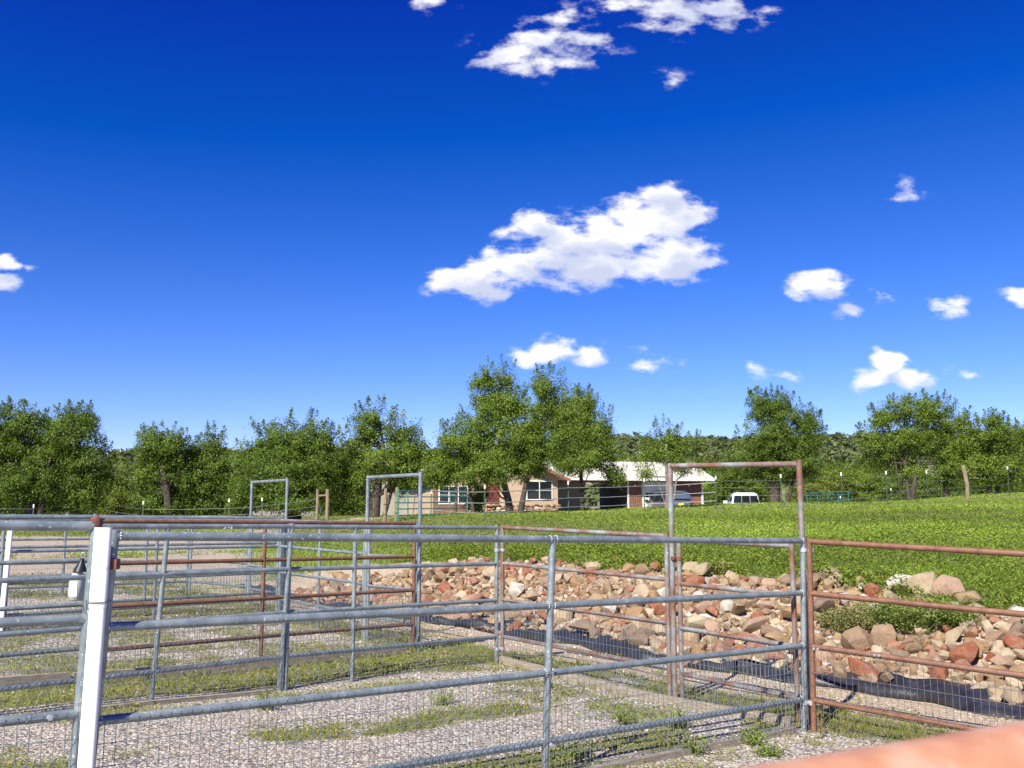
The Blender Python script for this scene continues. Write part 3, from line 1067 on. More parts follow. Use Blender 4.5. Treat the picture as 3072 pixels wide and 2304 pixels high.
rr_ = random.Random(11)
for r_lo, r_hi, n_try, fac in ((.16, .23, 300, .92), (.115, .16, 1900, .82), (.085, .115, 10000, .74), (.05, .085, 30000, .68)):
    for k in range(n_try):
        sq = rr_.uniform(-4.5, 15.6)
        lo = 2.66 + .25 * math.sin(sq * 1.3) + .15 * math.sin(sq * 3.1) + (.35 if sq < 1.0 else 0)
        hi = 5.55 + .2 * math.sin(sq * 2.1 + 1) + .15 * math.sin(sq * 5.3)
        if sq > 12: hi -= (sq - 12) * .5
        try_rock(rr_.uniform(lo, hi), sq, rr_.uniform(r_lo, r_hi) * .78, fac)
for wq, sq, r in ((5.75, 3.55, .17), (5.9, 3.1, .12), (6.0, 2.2, .25), (5.95, 2.5, .18), (6.05, 1.9, .2), (5.9, 5.6, .15), (6.0, 8.2, .14), (5.85, 1.5, .16)):
    rocks.append((wq, sq, r))
RK = np.array(rocks)
rx_ = P2[0] + U[0] * RK[:, 0] + V2[0] * RK[:, 1]
ry_ = P2[1] + U[1] * RK[:, 0] + V2[1] * RK[:, 1]
rz_ = gz(rx_, ry_)
inview = (np.abs(rx_ / ry_) < .56)
app = np.where(inview, RK[:, 2] / ry_, 0)
order = np.argsort(-app)
big_i = set(order[:298].tolist())
meshes = []
for k, (V, Fc) in enumerate(SH3):
    me = bpy.data.meshes.new('rock')
    me.from_pydata(V.tolist(), [], Fc.tolist())
    me.polygons.foreach_set('use_smooth', [True] * len(Fc))
    me.materials.append(ROCKM)
    me.set_sharp_from_angle(angle=R(28))
    meshes.append(me)
bl = np.array(bank.location)
for i in order[:298]:
    o = bpy.data.objects.new('rock', meshes[rr_.randrange(10)])
    COL.objects.link(o)
    o.parent = bank
    r = RK[i, 2]
    o.location = (rx_[i] - bl[0], ry_[i] - bl[1], rz_[i] + r * rr_.uniform(.15, .65) - bl[2])
    o.rotation_euler = (rr_.uniform(-.6, .6), rr_.uniform(-.6, .6), rr_.uniform(0, 6.28))
    o.scale = (r, r, r)
Vs, Fs, Cs = [], [], []
nb_ = 0
for i in order[298:]:
    r = RK[i, 2]
    shp = SH2[rr_.randrange(10)] if (inview[i] and ry_[i] < 17) else SH1[rr_.randrange(8)]
    V, Fc = shp
    a = rr_.uniform(0, 6.28); ca, sa = math.cos(a), math.sin(a)
    tl = rr_.uniform(-.5, .5); ct, st_ = math.cos(tl), math.sin(tl)
    Rm = np.array([[ca, -sa, 0], [sa, ca, 0], [0, 0, 1]]) @ np.array([[1, 0, 0], [0, ct, -st_], [0, st_, ct]])
    Vs.append((V @ Rm.T) * r + np.array([rx_[i], ry_[i], rz_[i] + r * rr_.uniform(.1, .5)]))
    Fs.append(Fc + nb_); nb_ += len(V)
    Cs.append(np.tile(np.array(ROCKCOLS[rr_.randrange(len(ROCKCOLS))]) * rr_.uniform(.85, 1.15), (len(V), 1)))
o = soup('rocks', np.vstack(Vs), np.vstack(Fs), ROCKA, bank, np.vstack(Cs), False, tuple(bl))
o['kind'] = 'stuff'

# black liner at the toe of the bank
m, t, b = mat('black_liner')
v = t.n('ShaderNodeNewGeometry').outputs['Position']
nz = t.noise(v, 5, 5)
t.l(t.ramp(nz.outputs['Fac'], [(.3, (.012, .013, .016)), (.6, (.028, .030, .036)), (.8, (.07, .07, .07))]), b.inputs['Base Color'])
b.inputs['Roughness'].default_value = .42
bump(t, b, t.noise(v, 9, 5, .6).outputs['Fac'], .6, .03)
Vs, Fs = [], []
ns_, nw_ = 260, 16
for i in range(ns_ + 1):
    sq = -4.8 + 22 * i / ns_
    lo = 2.28 + .13 * math.sin(sq * .9 + 1) + .07 * math.sin(sq * 2.7) + .04 * math.sin(sq * 6.1)
    wid = .62 + (.5 * max(0, min(1, (1.2 - sq) / 3)))
    for j in range(nw_ + 1):
        q = j / nw_
        wq = lo + wid * q
        x_, y_ = ws(wq, sq)
        fold = .075 * math.exp(-((q - .14) / .10) ** 2) * (1 + .5 * math.sin(sq * 3.3) + .35 * math.sin(sq * 8.7)) + .02 * math.sin(sq * 5 + q * 9) + .015 * math.sin(sq * 13 - q * 6)
        if j == 0: fold = -.02
        Vs.append((x_, y_, fold + .03))
Vs = np.array(Vs)
Vs[:, 2] += gz(Vs[:, 0], Vs[:, 1])
ii = np.arange((ns_ + 1) * (nw_ + 1)).reshape(ns_ + 1, nw_ + 1)
Fs = np.stack([ii[:-1, :-1].ravel(), ii[1:, :-1].ravel(), ii[1:, 1:].ravel(), ii[:-1, 1:].ravel()], 1)
o = soup('liner_sheet', Vs, Fs, m, None, None, True, tuple(Vs[len(Vs) // 2]))
sd = o.modifiers.new('thickness', 'SOLIDIFY'); sd.thickness = .004
tag(o, 'black plastic liner sheet folded along the toe of the boulder bank', 'liner')

# ------------------------------------------------------------------ grass and weeds


def basis(n):
    """random direction pairs"""
    a = rng.normal(size=(n, 3)); a /= np.linalg.norm(a, axis=1)[:, None]
    b_ = rng.normal(size=(n, 3)); b_ -= a * (a * b_).sum(1)[:, None]; b_ /= np.linalg.norm(b_, axis=1)[:, None]
    return a, b_


def blades(P, h, wd, lean, cols):
    """one bent-over triangle per blade"""
    n = len(P)
    th = rng.uniform(0, 2 * np.pi, n)
    d = np.stack([np.cos(th), np.sin(th), np.zeros(n)], 1)
    ph = rng.uniform(0, 2 * np.pi, n)
    tip = P + np.stack([np.cos(ph) * lean * h, np.sin(ph) * lean * h, h], 1)
    V = np.empty((n * 3, 3)); V[0::3] = P - d * wd[:, None] / 2; V[1::3] = P + d * wd[:, None] / 2; V[2::3] = tip
    return V, np.arange(n * 3).reshape(n, 3), np.repeat(cols, 3, 0)


def leaves(P, ln, wd, up, cols, out=None, tri=False):
    """diamond leaves, normals biased to +up and, if given, outwards"""
    n = len(P)
    N = rng.normal(size=(n, 3)); N /= np.linalg.norm(N, axis=1)[:, None]
    if out is not None:
        N = N * .75 + out * .8
    N[:, 2] = (N[:, 2] if out is not None else np.abs(N[:, 2])) * (1 if up > 0 else np.sign(rng.normal(size=n))) + up; N /= np.linalg.norm(N, axis=1)[:, None]
    a = np.cross(N, rng.normal(size=(n, 3))); a /= np.linalg.norm(a, axis=1)[:, None]
    b_ = np.cross(N, a)
    if tri:
        V = np.empty((n * 3, 3))
        V[0::3] = P - a * (ln / 2)[:, None] - b_ * (wd / 2)[:, None]; V[1::3] = P - a * (ln / 2)[:, None] + b_ * (wd / 2)[:, None]; V[2::3] = P + a * (ln / 2)[:, None]
        return V, np.arange(n * 3).reshape(n, 3), np.repeat(cols, 3, 0)
    V = np.empty((n * 4, 3))
    L, Wd = (ln / 2)[:, None], (wd / 2)[:, None]
    V[0::4] = P - a * L; V[1::4] = P + b_ * Wd; V[2::4] = P + a * L; V[3::4] = P - b_ * Wd
    return V, np.arange(n * 4).reshape(n, 4), np.repeat(cols, 4, 0)


def tint(n, lo, hi, dry=None, pd=0.0, f=None):
    q = rng.uniform(0, 1, (n, 1)) if f is None else np.clip(f[:, None] + rng.normal(0, .18, (n, 1)), 0, 1)
    c = np.array(lo) * (1 - q) + np.array(hi) * q
    if dry is not None:
        c = np.where(rng.uniform(0, 1, (n, 1)) < pd, np.array(dry) * rng.uniform(.7, 1.2, (n, 1)), c)
    return c


# meadow
n = 680000
Yd = 11.0 * (58 / 11.0) ** rng.uniform(0, 1, n) ** 1.15
Xr = rng.uniform(-.66, .98, n) * Yd
wq, sq = wscoord(Xr, Yd)
mg, ms, _ = masks(Xr, Yd)
ok = (((wq > 5.2) | ((sq > 15.5) & (wq > 1.0))) & (rng.uniform(0, 1, n) < mg))
Xr, Yd = Xr[ok], Yd[ok]
Zg = gz(Xr, Yd)
n = len(Xr)
patch = fbm(Xr, Yd, .30, 61); patch2 = fbm(Xr, Yd, 1.4, 62)
weedy = sstep(patch * .6 + patch2 * .4, .40, .60)
short = 1 - .55 * sstep(Yd, 38, 46)
kind = rng.uniform(0, 1, n) < (.25 + .45 * weedy)
sc_ = np.clip(Yd / 16, .8, 2.6)
P = np.stack([Xr, Yd, Zg - .01], 1)
gp = ~kind
V, Fc, C = blades(P[gp], rng.uniform(.05, .15, gp.sum()) * (.7 + .6 * patch2[gp]) * short[gp], .012 * sc_[gp] ** .8, .8,
                  tint(gp.sum(), (.100, .175, .008), (.205, .310, .018), (.34, .30, .07), .05 + .0 , patch2[gp]))
lowf = fbm(Xr, Yd, .16, 63)
C *= np.repeat(.68 + .62 * sstep(lowf, .3, .7)[gp] * .9, 3)[:, None]
soup('meadow_grass', V, Fc, GRASS, None, C, False)['kind'] = 'stuff'
P2w = P[kind].copy(); P2w[:, 2] += rng.uniform(.03, .13, kind.sum()) * (.6 + .8 * patch[kind]) * short[kind]
V, Fc, C = leaves(P2w, rng.uniform(.04, .075, kind.sum()) * sc_[kind] ** .4, rng.uniform(.018, .034, kind.sum()) * sc_[kind] ** .4, .9,
                  tint(kind.sum(), (.105, .185, .010), (.290, .395, .048), (.34, .32, .07), .04, patch2[kind]))
C *= np.repeat(.72 + .5 * sstep(lowf, .3, .7)[kind], 4)[:, None]
soup('meadow_weeds', V, Fc, GRASS, None, C, False)['kind'] = 'stuff'

# pen floors, verge and strips beyond the pens
n = 470000
Yd = 3.6 * (48 / 3.6) ** rng.uniform(0, 1, n)
Xr = rng.uniform(-.62, .62, n) * Yd
wq, sq = wscoord(Xr, Yd)
mg, ms, _ = masks(Xr, Yd)
pn = fbm(Xr, Yd, 7.0, 71, 3)
ok = ((wq < 2.3) | ((sq > 15.5) & (wq <= 1.0))) & (rng.uniform(0, 1, n) < np.clip(mg, .018, 1) * sstep(pn, .34, .56) * .9 + mg ** 2 * .28)
Xr, Yd = Xr[ok], Yd[ok]
wq, sq = wscoord(Xr, Yd)
Zg = gz(Xr, Yd)
n = len(Xr)
inp = wq < 0
sc_ = np.clip(Yd / 9, .7, 3.2)
alley = np.where((sq > 4.4) & (sq < 6.4) & inp, 1.5, 1.0)
fbn = fbm(Xr, Yd, 1.1, 72)
verge = (wq > 0) & (wq < 1.4)
kind = (rng.uniform(0, 1, n) < np.where(verge, .15, .55))
P = np.stack([Xr, Yd, Zg - .005], 1)
gp = ~kind
V, Fc, C = blades(P[gp], rng.uniform(.02, .085, gp.sum()) * alley[gp] * np.where(verge[gp], 1.15, 1.0), .0065 * sc_[gp], .7,
                  tint(gp.sum(), (.115, .145, .014), (.23, .26, .032), (.38, .30, .12), .16, fbn[gp]))
soup('pen_grass', V, Fc, GRASS, None, C, False)['kind'] = 'stuff'
Pw = P[kind].copy(); Pw[:, 2] += rng.uniform(.005, .05, kind.sum()) * alley[kind]
V, Fc, C = leaves(Pw, rng.uniform(.02, .042, kind.sum()) * sc_[kind] ** .8, rng.uniform(.010, .02, kind.sum()) * sc_[kind] ** .8, .6,
                  tint(kind.sum(), (.11, .145, .016), (.25, .28, .045), (.38, .27, .13), .14, fbn[kind]))
soup('pen_weeds', V, Fc, GRASS, None, C, False)['kind'] = 'stuff'


# rank weeds along the top of the bank
n = 90000
sq = rng.uniform(-5, 16, n); wq = 5.35 + rng.gamma(1.6, .75, n)
cl = fbm(wq * 1.0, sq * 1.0, 1.3, 77); ok = (rng.uniform(0, 1, n) < sstep(cl, .40, .62))
sq, wq, cl = sq[ok], wq[ok], cl[ok]; n = len(sq)
Xr = P2[0] + U[0] * wq + V2[0] * sq; Yd = P2[1] + U[1] * wq + V2[1] * sq
hmax = (.10 + .34 * sstep(cl, .5, .75)) * (1 - .5 * sstep(wq, 6, 8.5))
P = np.stack([Xr, Yd, gz(Xr, Yd) + rng.uniform(0, 1, n) ** .8 * hmax], 1)
V, Fc, C = leaves(P, rng.uniform(.04, .085, n), rng.uniform(.016, .03, n), .35, tint(n, (.07, .12, .007), (.23, .29, .03), (.27, .24, .06), .06))
soup('bank_top_weeds', V, Fc, GRASS, None, C, False)['kind'] = 'stuff'


# taller weeds: individual plants with stems and leaves
def weed(name, label, x, y, h, spread, nst, nlf, lsz, cols, group=None, dry=False):
    z = g1(x, y)
    root = thing(name, label, 'weed', (x, y, z), group)
    mb = MB(); pts = []
    for k in range(nst):
        a = rng.uniform(0, 6.28); s_ = spread * rng.uniform(.2, 1)
        hh = h * rng.uniform(.55, 1)
        q0 = np.array([x + rng.normal(0, spread * .15), y + rng.normal(0, spread * .15), z - .02])
        q2 = q0 + np.array([math.cos(a) * s_, math.sin(a) * s_, hh])
        q1 = (q0 + q2) / 2 + np.array([0, 0, hh * .12])
        mb.path([q0, q1, q2], [.004, .003, .0015], 4, False)
        for u_ in rng.uniform(.15, 1, nlf):
            p = (1 - u_) ** 2 * q0 + 2 * u_ * (1 - u_) * q1 + u_ ** 2 * q2
            pts.append(p + rng.normal(0, lsz * .6, 3))
    mb.build('stem', simple('weed_stem', (.16, .17, .06) if not dry else (.25, .12, .07), .7) if 'weed_stem' not in MATS else MATS['weed_stem'], root, (x, y, z))
    pts = np.array(pts)
    V, Fc, C = leaves(pts, rng.uniform(.7, 1.3, len(pts)) * lsz, rng.uniform(.3, .5, len(pts)) * lsz, .4, tint(len(pts), *cols))
    soup('foliage', V, Fc, GRASS, root, C, False, (x, y, z))
    return root


GC = ((.09, .145, .02), (.24, .31, .055))
YC = ((.14, .15, .04), (.27, .25, .09))
for px, py, hh, sp2, lab in ((2560, 1915, 0.43, 0.47, 'dry yellowish bush growing among the boulders beside the rusty corner'), (2650, 1895, 0.45, 0.52, 'low green bush spreading over the boulders beyond the rust-red panel'),
                             (2750, 1900, 0.50, 0.59, 'broad leafy green bush over the boulders beyond the rust-red panel'), (2850, 1890, 0.38, 0.49, 'trailing green weed at the right edge of the boulder bushes'),
                             (2505, 1890, .26, .30, 'wispy dry weed between boulders just past the rusty corner')):
    t_, k = ray(py)
    # walk the ray to the ground
    Yq = 6.0
    for _ in range(400):
        p = at(px, py, Yq)
        if p[2] < g1(p[0], p[1]): break
        Yq += .04
    weed('bush', lab, p[0], p[1], hh, sp2 * .85, 60, 48, .042, YC if 'dry' in lab or 'wispy' in lab else GC, 'bushes on the boulder bank')
for i, (px, py, hh, lab) in enumerate(((2020, 2185, .16, 'leafy weed on the gravel inside the near pen, by the gate'), (1880, 2175, .13, 'small weed sprouting on open gravel in the near pen'), (1610, 2110, .16, 'dry reddish weed standing alone on the pen gravel'),
                                   (1330, 2115, .11, 'low weed mat at the foot of the three-upright panel'), (800, 2130, .14, 'spindly weed by the foot of the panel behind the sleeve'), (2080, 2265, .14, 'bushy green weed behind the low board of the longest panel'), (1720, 2280, .12, 'scrubby weed at the middle post of the longest panel'),
                                   (2260, 2235, .10, 'dense weed at the foot of the mesh near the rusty corner'), (2310, 2270, .08, 'pale weed on the gravel in front of the longest panel'), (2460, 2215, .22, 'thin reddish stalk weed at the rusty corner post'))):
    Yq = 4.0
    for _ in range(300):
        p = at(px, py, Yq)
        if p[2] < g1(p[0], p[1]): break
        Yq += .03
    dry = 'reddish' in lab
    weed('weed', lab, p[0], p[1], hh * 1.3, .06 if dry else .16, 5 if dry else 22, 14, .020 if dry else .030, ((.20, .10, .06), (.32, .18, .10)) if dry else GC, None, dry)
# loose stones scattered over the gravel
n = 16000
Yd = 3.8 * (24 / 3.8) ** rng.uniform(0, 1, n); Xr = rng.uniform(-.6, .6, n) * Yd
wq, sq = wscoord(Xr, Yd); mg, ms, _ = masks(Xr, Yd)
ok = (wq < 2.3) & (rng.uniform(0, 1, n) < 1 - mg)
Xr, Yd = Xr[ok], Yd[ok]; Zg = gz(Xr, Yd); n = len(Xr)
sz = rng.uniform(.006, .013, n) * np.clip(Yd / 7, .8, 2)
octv = np.array([(1, 0, 0), (-1, 0, 0), (0, 1, 0), (0, -1, 0), (0, 0, .7), (0, 0, -.7)], float)
octf = np.array([(0, 2, 4), (2, 1, 4), (1, 3, 4), (3, 0, 4), (2, 0, 5), (1, 2, 5), (3, 1, 5), (0, 3, 5)])
th = rng.uniform(0, 6.28, n)
V = octv[None] * (sz[:, None, None] * rng.uniform(.7, 1.3, (n, 6, 1)))
ct, st_ = np.cos(th)[:, None], np.sin(th)[:, None]
V = np.stack([V[:, :, 0] * ct - V[:, :, 1] * st_, V[:, :, 0] * st_ + V[:, :, 1] * ct, V[:, :, 2]], 2) + np.stack([Xr, Yd, Zg + .002], 1)[:, None, :]
Fc = (octf[None] + (np.arange(n) * 6)[:, None, None]).reshape(-1, 3)
C = np.repeat(tint(n, (.30, .26, .23), (.66, .62, .58)), 6, 0)
soup('gravel', V.reshape(-1, 3), Fc, ROCKA, None, C, False)['kind'] = 'stuff'

# ------------------------------------------------------------------ far hills
hx = np.arange(-700, 701, 9.0)
hy = np.concatenate([np.arange(110, 430, 6.0), np.arange(430, 760, 30.0)])
HX, HY = np.meshgrid(hx, hy)
a_, b2_ = HX.ravel(), HY.ravel()


def hill_z(x, y):
    r = x / y
    rise = sstep(y, 130, 330)
    ridge = np.where(r > .03, 23.5, 18.5) + (0)
    ridge = 18.5 + 6.0 * sstep(r, -.02, .12) + 5 * sstep(np.abs(r), .5, 1.2)
    base = 1.2 + rise * ridge * (y / 330.0) ** .25
    base += (fbm(x, y, .012, 81) - .5) * 9 * rise + (fbm(x, y, .05, 82) - .5) * 3.5 * rise
    base *= 1 - .9 * sstep(y, 430, 760)
    return base - 6 * (1 - sstep(y, 110, 150))


hz_ = hill_z(a_, b2_)
ii = np.arange(len(a_)).reshape(len(hy), len(hx))
quads = np.stack([ii[:-1, :-1].ravel(), ii[:-1, 1:].ravel(), ii[1:, 1:].ravel(), ii[1:, :-1].ravel()], 1)
m, t, b = mat('hill_earth')
v = t.n('ShaderNodeNewGeometry').outputs['Position']
n1 = t.noise(v, .05, 6, .62)
n2 = t.noise(v, .35, 5, .6)
c = t.ramp(n2.outputs['Fac'], [(.3, (.21, .145, .105)), (.55, (.32, .24, .185)), (.75, (.41, .33, .27))])
c = t.mix(t.smooth(n1.outputs['Fac'], .42, .56, .85, .25), c, (.105, .125, .05))
t.l(c, b.inputs['Base Color'])
b.inputs['Roughness'].default_value = .95
bump(t, b, n2.outputs['Fac'], .8, .8)
soup('hill', np.stack([a_, b2_, hz_], 1), quads, m, None, None, True)['kind'] = 'structure'
# scrub woodland covering the hills
n = 6500
Yd = rng.uniform(150, 400, n); Xr = rng.uniform(-.75, .75, n) * Yd
keep = rng.uniform(0, 1, n) < .25 + .75 * sstep(fbm(Xr, Yd, .03, 91), .42, .56)
Xr, Yd = Xr[keep], Yd[keep]; n = len(Xr)
Zh = hill_z(Xr, Yd)
sz = rng.uniform(.8, 2.1, n)
k = 34
D = rng.normal(size=(n, k, 3)); D /= np.linalg.norm(D, axis=2)[:, :, None]
D *= rng.uniform(.55, 1.05, (n, k, 1))
D[:, :, 2] = D[:, :, 2] * .9 + .75
Pq = (np.stack([Xr, Yd, Zh], 1)[:, None, :] + D * sz[:, None, None]).reshape(-1, 3)
cl = np.repeat(tint(n, (.085, .115, .045), (.155, .185, .075)), k, 0) * rng.uniform(.75, 1.25, (n * k, 1))
V, Fc, C = leaves(Pq, np.repeat(sz, k) * .85, np.repeat(sz, k) * .65, .4, cl, (D / np.linalg.norm(D, axis=2)[:, :, None]).reshape(-1, 3), True)
soup('hillside_woodland', V, Fc, LEAF, None, C, False)['kind'] = 'stuff'

# ------------------------------------------------------------------ trees


NLEAF = [0]


def tree(name, label, Y, lobes, trunks, palette, leaf=.15, dens=1.0, bark=None, group='trees around the house', gap=.0, deep=.8):
    """lobes: (px, py, half width, half height) in photo pixels at distance Y; trunks: lists of (px, py, width px)"""
    k = Y / F
    base = None
    paths = []
    for tr in trunks:
        pts, rad = [], []
        for i, (px, py, wd) in enumerate(tr):
            p = at(px, py, Y + rng.normal(0, .25) * (i > 0))
            pts.append(p); rad.append(max(.02, wd * k / 2))
        zg = g1(pts[0][0], pts[0][1])
        pts[0][2] = zg - .1
        if base is None: base = (pts[0][0], pts[0][1], zg)
        paths.append((pts, rad))
    root = thing(name, label, 'tree', base, group)
    P, shade, OUT = [], [], []
    tips = []
    L = []
    for (px, py, rx, ry) in lobes:
        c = at(px, py + 12, Y); L.append((c, rx * k, ry * k))
    for (c, rx, ry) in L:
        rd = min(max(rx, ry), rx * 1.3) * deep
        c = c + np.array([0, rng.normal(0, .25 * rd), 0])
        area = rx * ry
        nc = max(8, int(area * 62 * dens))
        d = rng.normal(size=(nc, 3)); d /= np.linalg.norm(d, axis=1)[:, None]
        rad = rng.uniform(0, 1, nc) ** .42
        rad = np.where(rng.uniform(0, 1, nc) < .16, rad * 1.16, rad)
        cc = c + d * rad[:, None] * np.array([rx, rd, ry])
        if gap:
            kp = vnoise(cc[:, 0] * 1.1, cc[:, 2] * 1.1 + cc[:, 1] * .7, 5) > gap
            cc, rad = cc[kp], rad[kp]
        tips.extend(cc[rng.uniform(0, 1, len(cc)) < .12].tolist())
        nl = int(96 * (0.15 / leaf) ** 1.2)
        cs = rng.uniform(.6, 1.2, len(cc))
        spread = rng.uniform(.10, .22, len(cc))
        pts = cc[:, None, :] + rng.normal(size=(len(cc), nl, 3)) * spread[:, None, None] * np.array([1.15, 1.15, .85])
        P.append(pts.reshape(-1, 3))
        oo = (P[-1] - c) / np.array([rx, rd, ry]); OUT.append(oo / (np.linalg.norm(oo, axis=1)[:, None] + 1e-6))
        shade.append(np.repeat(cs, nl))
    # upright sprays breaking the outline
    for (c, rx, ry) in L:
        for q in range(int(5 + rx * 4)):
            a = rng.uniform(.15, math.pi - .15)
            e = c + np.array([math.cos(a) * rx * .98, rng.normal(0, rx * .35), math.sin(a) * ry * .98])
            ln_s = rng.uniform(.3, .75)
            m_ = int(80 * (0.15 / leaf))
            u_ = rng.uniform(0, 1, (m_, 1))
            P.append(e + u_ * np.array([math.cos(a) * .35 * ln_s, 0, ln_s]) + rng.normal(size=(m_, 3)) * (.13 * (1.1 - u_)))
            shade.append(np.full(m_, rng.uniform(.8, 1.2)))
            oo = P[-1] - c; OUT.append(oo / np.linalg.norm(oo, axis=1)[:, None])
    P = np.vstack(P); sh = np.concatenate(shade)
    q = rng.uniform(0, 1, (len(P), 1))
    C = (np.array(palette[0]) * (1 - q) + np.array(palette[1]) * q) * sh[:, None]
    V, Fc, C = leaves(P, leaf * .72 * rng.uniform(.6, 1.3, len(P)), leaf * .42 * rng.uniform(.7, 1.2, len(P)), .25, C, np.vstack(OUT), True)
    NLEAF[0] += len(P)
    soup('crown', V, Fc, LEAF, root, C, False, base)
    mb = MB()
    for pts, rad in paths:
        mb.path(pts, rad, 9)
    allp = [(p, r) for pts, rad in paths for p, r in zip(pts[1:], rad[1:])]
    random.shuffle(tips)
    for tp in tips[:46]:
        tp = np.array(tp)
        best = min(allp, key=lambda pr: np.linalg.norm((tp - pr[0]) * np.array([1, 1, .8])) + (2.0 if pr[0][2] > tp[2] else 0))
        p0 = best[0]; mid = (p0 + tp) / 2 + rng.normal(0, .12, 3) + np.array([0, 0, -.08])
        r0 = min(best[1] * .6, .07)
        mb.path([p0, mid, tp], [r0, r0 * .6, .008], 5, False)
    mb.build('trunk', bark or BARK, root, base)
    return root


DK = ((0.0708, 0.1245, 0.0144), (0.1562, 0.2349, 0.0264))      # dark juniper
MD = ((0.0936, 0.1562, 0.0156), (0.21, 0.2937, 0.036))      # mid green oak
YL = ((0.1232, 0.1711, 0.0198), (0.2408, 0.295, 0.0396))      # yellow-green
# left
tree('juniper_tree', 'tall dense juniper at the left edge behind the pens', 47, [(40, 1330, 130, 105), (60, 1250, 60, 45), (-50, 1300, 110, 90), (20, 1450, 140, 85), (110, 1420, 110, 90)],
     [[(95, 1560, 30), (90, 1480, 24), (60, 1380, 16), (50, 1290, 8)], [(120, 1560, 18), (130, 1460, 14), (150, 1380, 8)]], DK, dens=1.15)
tree('juniper_tree', 'broad juniper with a twiggy top, beside the gap showing the hills', 48, [(215, 1300, 85, 75), (230, 1255, 55, 40), (255, 1400, 75, 85), (190, 1430, 90, 90), (265, 1480, 55, 55)],
     [[(240, 1560, 26), (235, 1470, 22), (215, 1370, 14), (205, 1280, 7)]], DK, dens=1.15)
tree('young_tree', 'yellow-green young trees in the gap between the junipers', 56, [(345, 1450, 55, 75), (380, 1490, 60, 55), (330, 1510, 50, 35), (300, 1490, 30, 40)], [[(360, 1560, 12), (355, 1480, 9), (350, 1400, 4)]], YL, dens=.8)
tree('juniper_tree', 'pointed juniper left of the twin-peaked one', 49, [(470, 1340, 60, 45), (455, 1310, 30, 28), (475, 1410, 85, 65), (470, 1490, 95, 60), (520, 1330, 35, 40)],
     [[(510, 1560, 26), (500, 1470, 20), (480, 1370, 10)]], DK, dens=1.1)
tree('juniper_tree', 'twin-peaked slender juniper beside the smallest gate frame', 50, [(630, 1330, 38, 45), (580, 1350, 35, 40), (610, 1420, 80, 60), (620, 1490, 85, 60), (665, 1400, 40, 45)],
     [[(640, 1560, 22), (630, 1460, 16), (625, 1350, 7)]], DK, dens=1.1)
tree('juniper_tree', 'dark spreading juniper with a leaning trunk behind the smallest gate frame', 46, [(870, 1310, 110, 65), (800, 1360, 90, 60), (950, 1350, 70, 75), (880, 1420, 150, 70), (770, 1440, 70, 70), (985, 1450, 60, 70), (900, 1480, 120, 50), (720, 1500, 50, 40)],
     [[(885, 1560, 44), (880, 1480, 36), (890, 1400, 22), (880, 1310, 10)], [(720, 1558, 24), (760, 1500, 18), (800, 1420, 10)]], DK, dens=1.1)
tree('oak_tree', 'round-topped oak with bare lower limbs above the left house porch', 47, [(1130, 1260, 65, 55), (1180, 1300, 75, 55), (1090, 1320, 60, 55), (1225, 1340, 50, 45), (1150, 1370, 110, 45), (1060, 1420, 60, 60), (1230, 1410, 70, 40), (1190, 1440, 60, 30)],
     [[(1122, 1562, 34), (1128, 1490, 30), (1140, 1420, 20), (1150, 1340, 11), (1140, 1270, 5)], [(1150, 1480, 14), (1190, 1420, 9), (1215, 1360, 5)]], MD, dens=.95, gap=.18)
# centre
tree('oak_tree', 'tallest twin-crowned oak with forked trunk in front of the house', 45,
     [(1500, 1140, 50, 48), (1480, 1190, 60, 45), (1530, 1210, 55, 50), (1640, 1150, 48, 45), (1660, 1210, 55, 50), (1610, 1240, 55, 45), (1450, 1270, 75, 60), (1550, 1290, 90, 65), (1400, 1340, 75, 60), (1500, 1370, 110, 60), (1620, 1330, 80, 60), (1360, 1395, 70, 45), (1460, 1405, 95, 40), (1580, 1392, 70, 36), (1330, 1380, 45, 50), (1700, 1260, 40, 50), (1400, 1300, 30, 40), (1435, 1145, 18, 20), (1350, 1300, 25, 35), (1310, 1415, 40, 36)],
     [[(1530, 1556, 26), (1525, 1500, 22), (1510, 1440, 18), (1500, 1350, 12), (1500, 1250, 8), (1500, 1140, 4)], [(1560, 1554, 22), (1568, 1500, 17), (1580, 1440, 15), (1620, 1380, 11), (1630, 1280, 8), (1640, 1160, 4)], [(1420, 1556, 14), (1415, 1500, 10), (1400, 1420, 6)], [(1365, 1556, 12), (1370, 1480, 8), (1365, 1420, 4)]], MD, leaf=.13, dens=1.0, gap=.06)
tree('oak_tree', 'rounded oak with a single straight trunk before the breezeway', 53, [(1735, 1215, 55, 50), (1770, 1270, 70, 55), (1720, 1310, 75, 55), (1800, 1330, 50, 65), (1740, 1372, 90, 44), (1700, 1260, 50, 50), (1760, 1190, 25, 25), (1690, 1378, 50, 30), (1830, 1410, 25, 30), (1850, 1425, 20, 18)],
     [[(1748, 1530, 13), (1745, 1470, 12), (1742, 1400, 11), (1740, 1310, 8), (1738, 1220, 4)]], MD, leaf=.14, dens=1.1, gap=.05)
tree('shrub', 'leafy shrub growing against the house beside the forked trunk', 46.5, [(1425, 1500, 28, 40), (1440, 1460, 22, 30)], [[(1425, 1556, 5), (1425, 1510, 4)]], MD, dens=1.0, group=None)
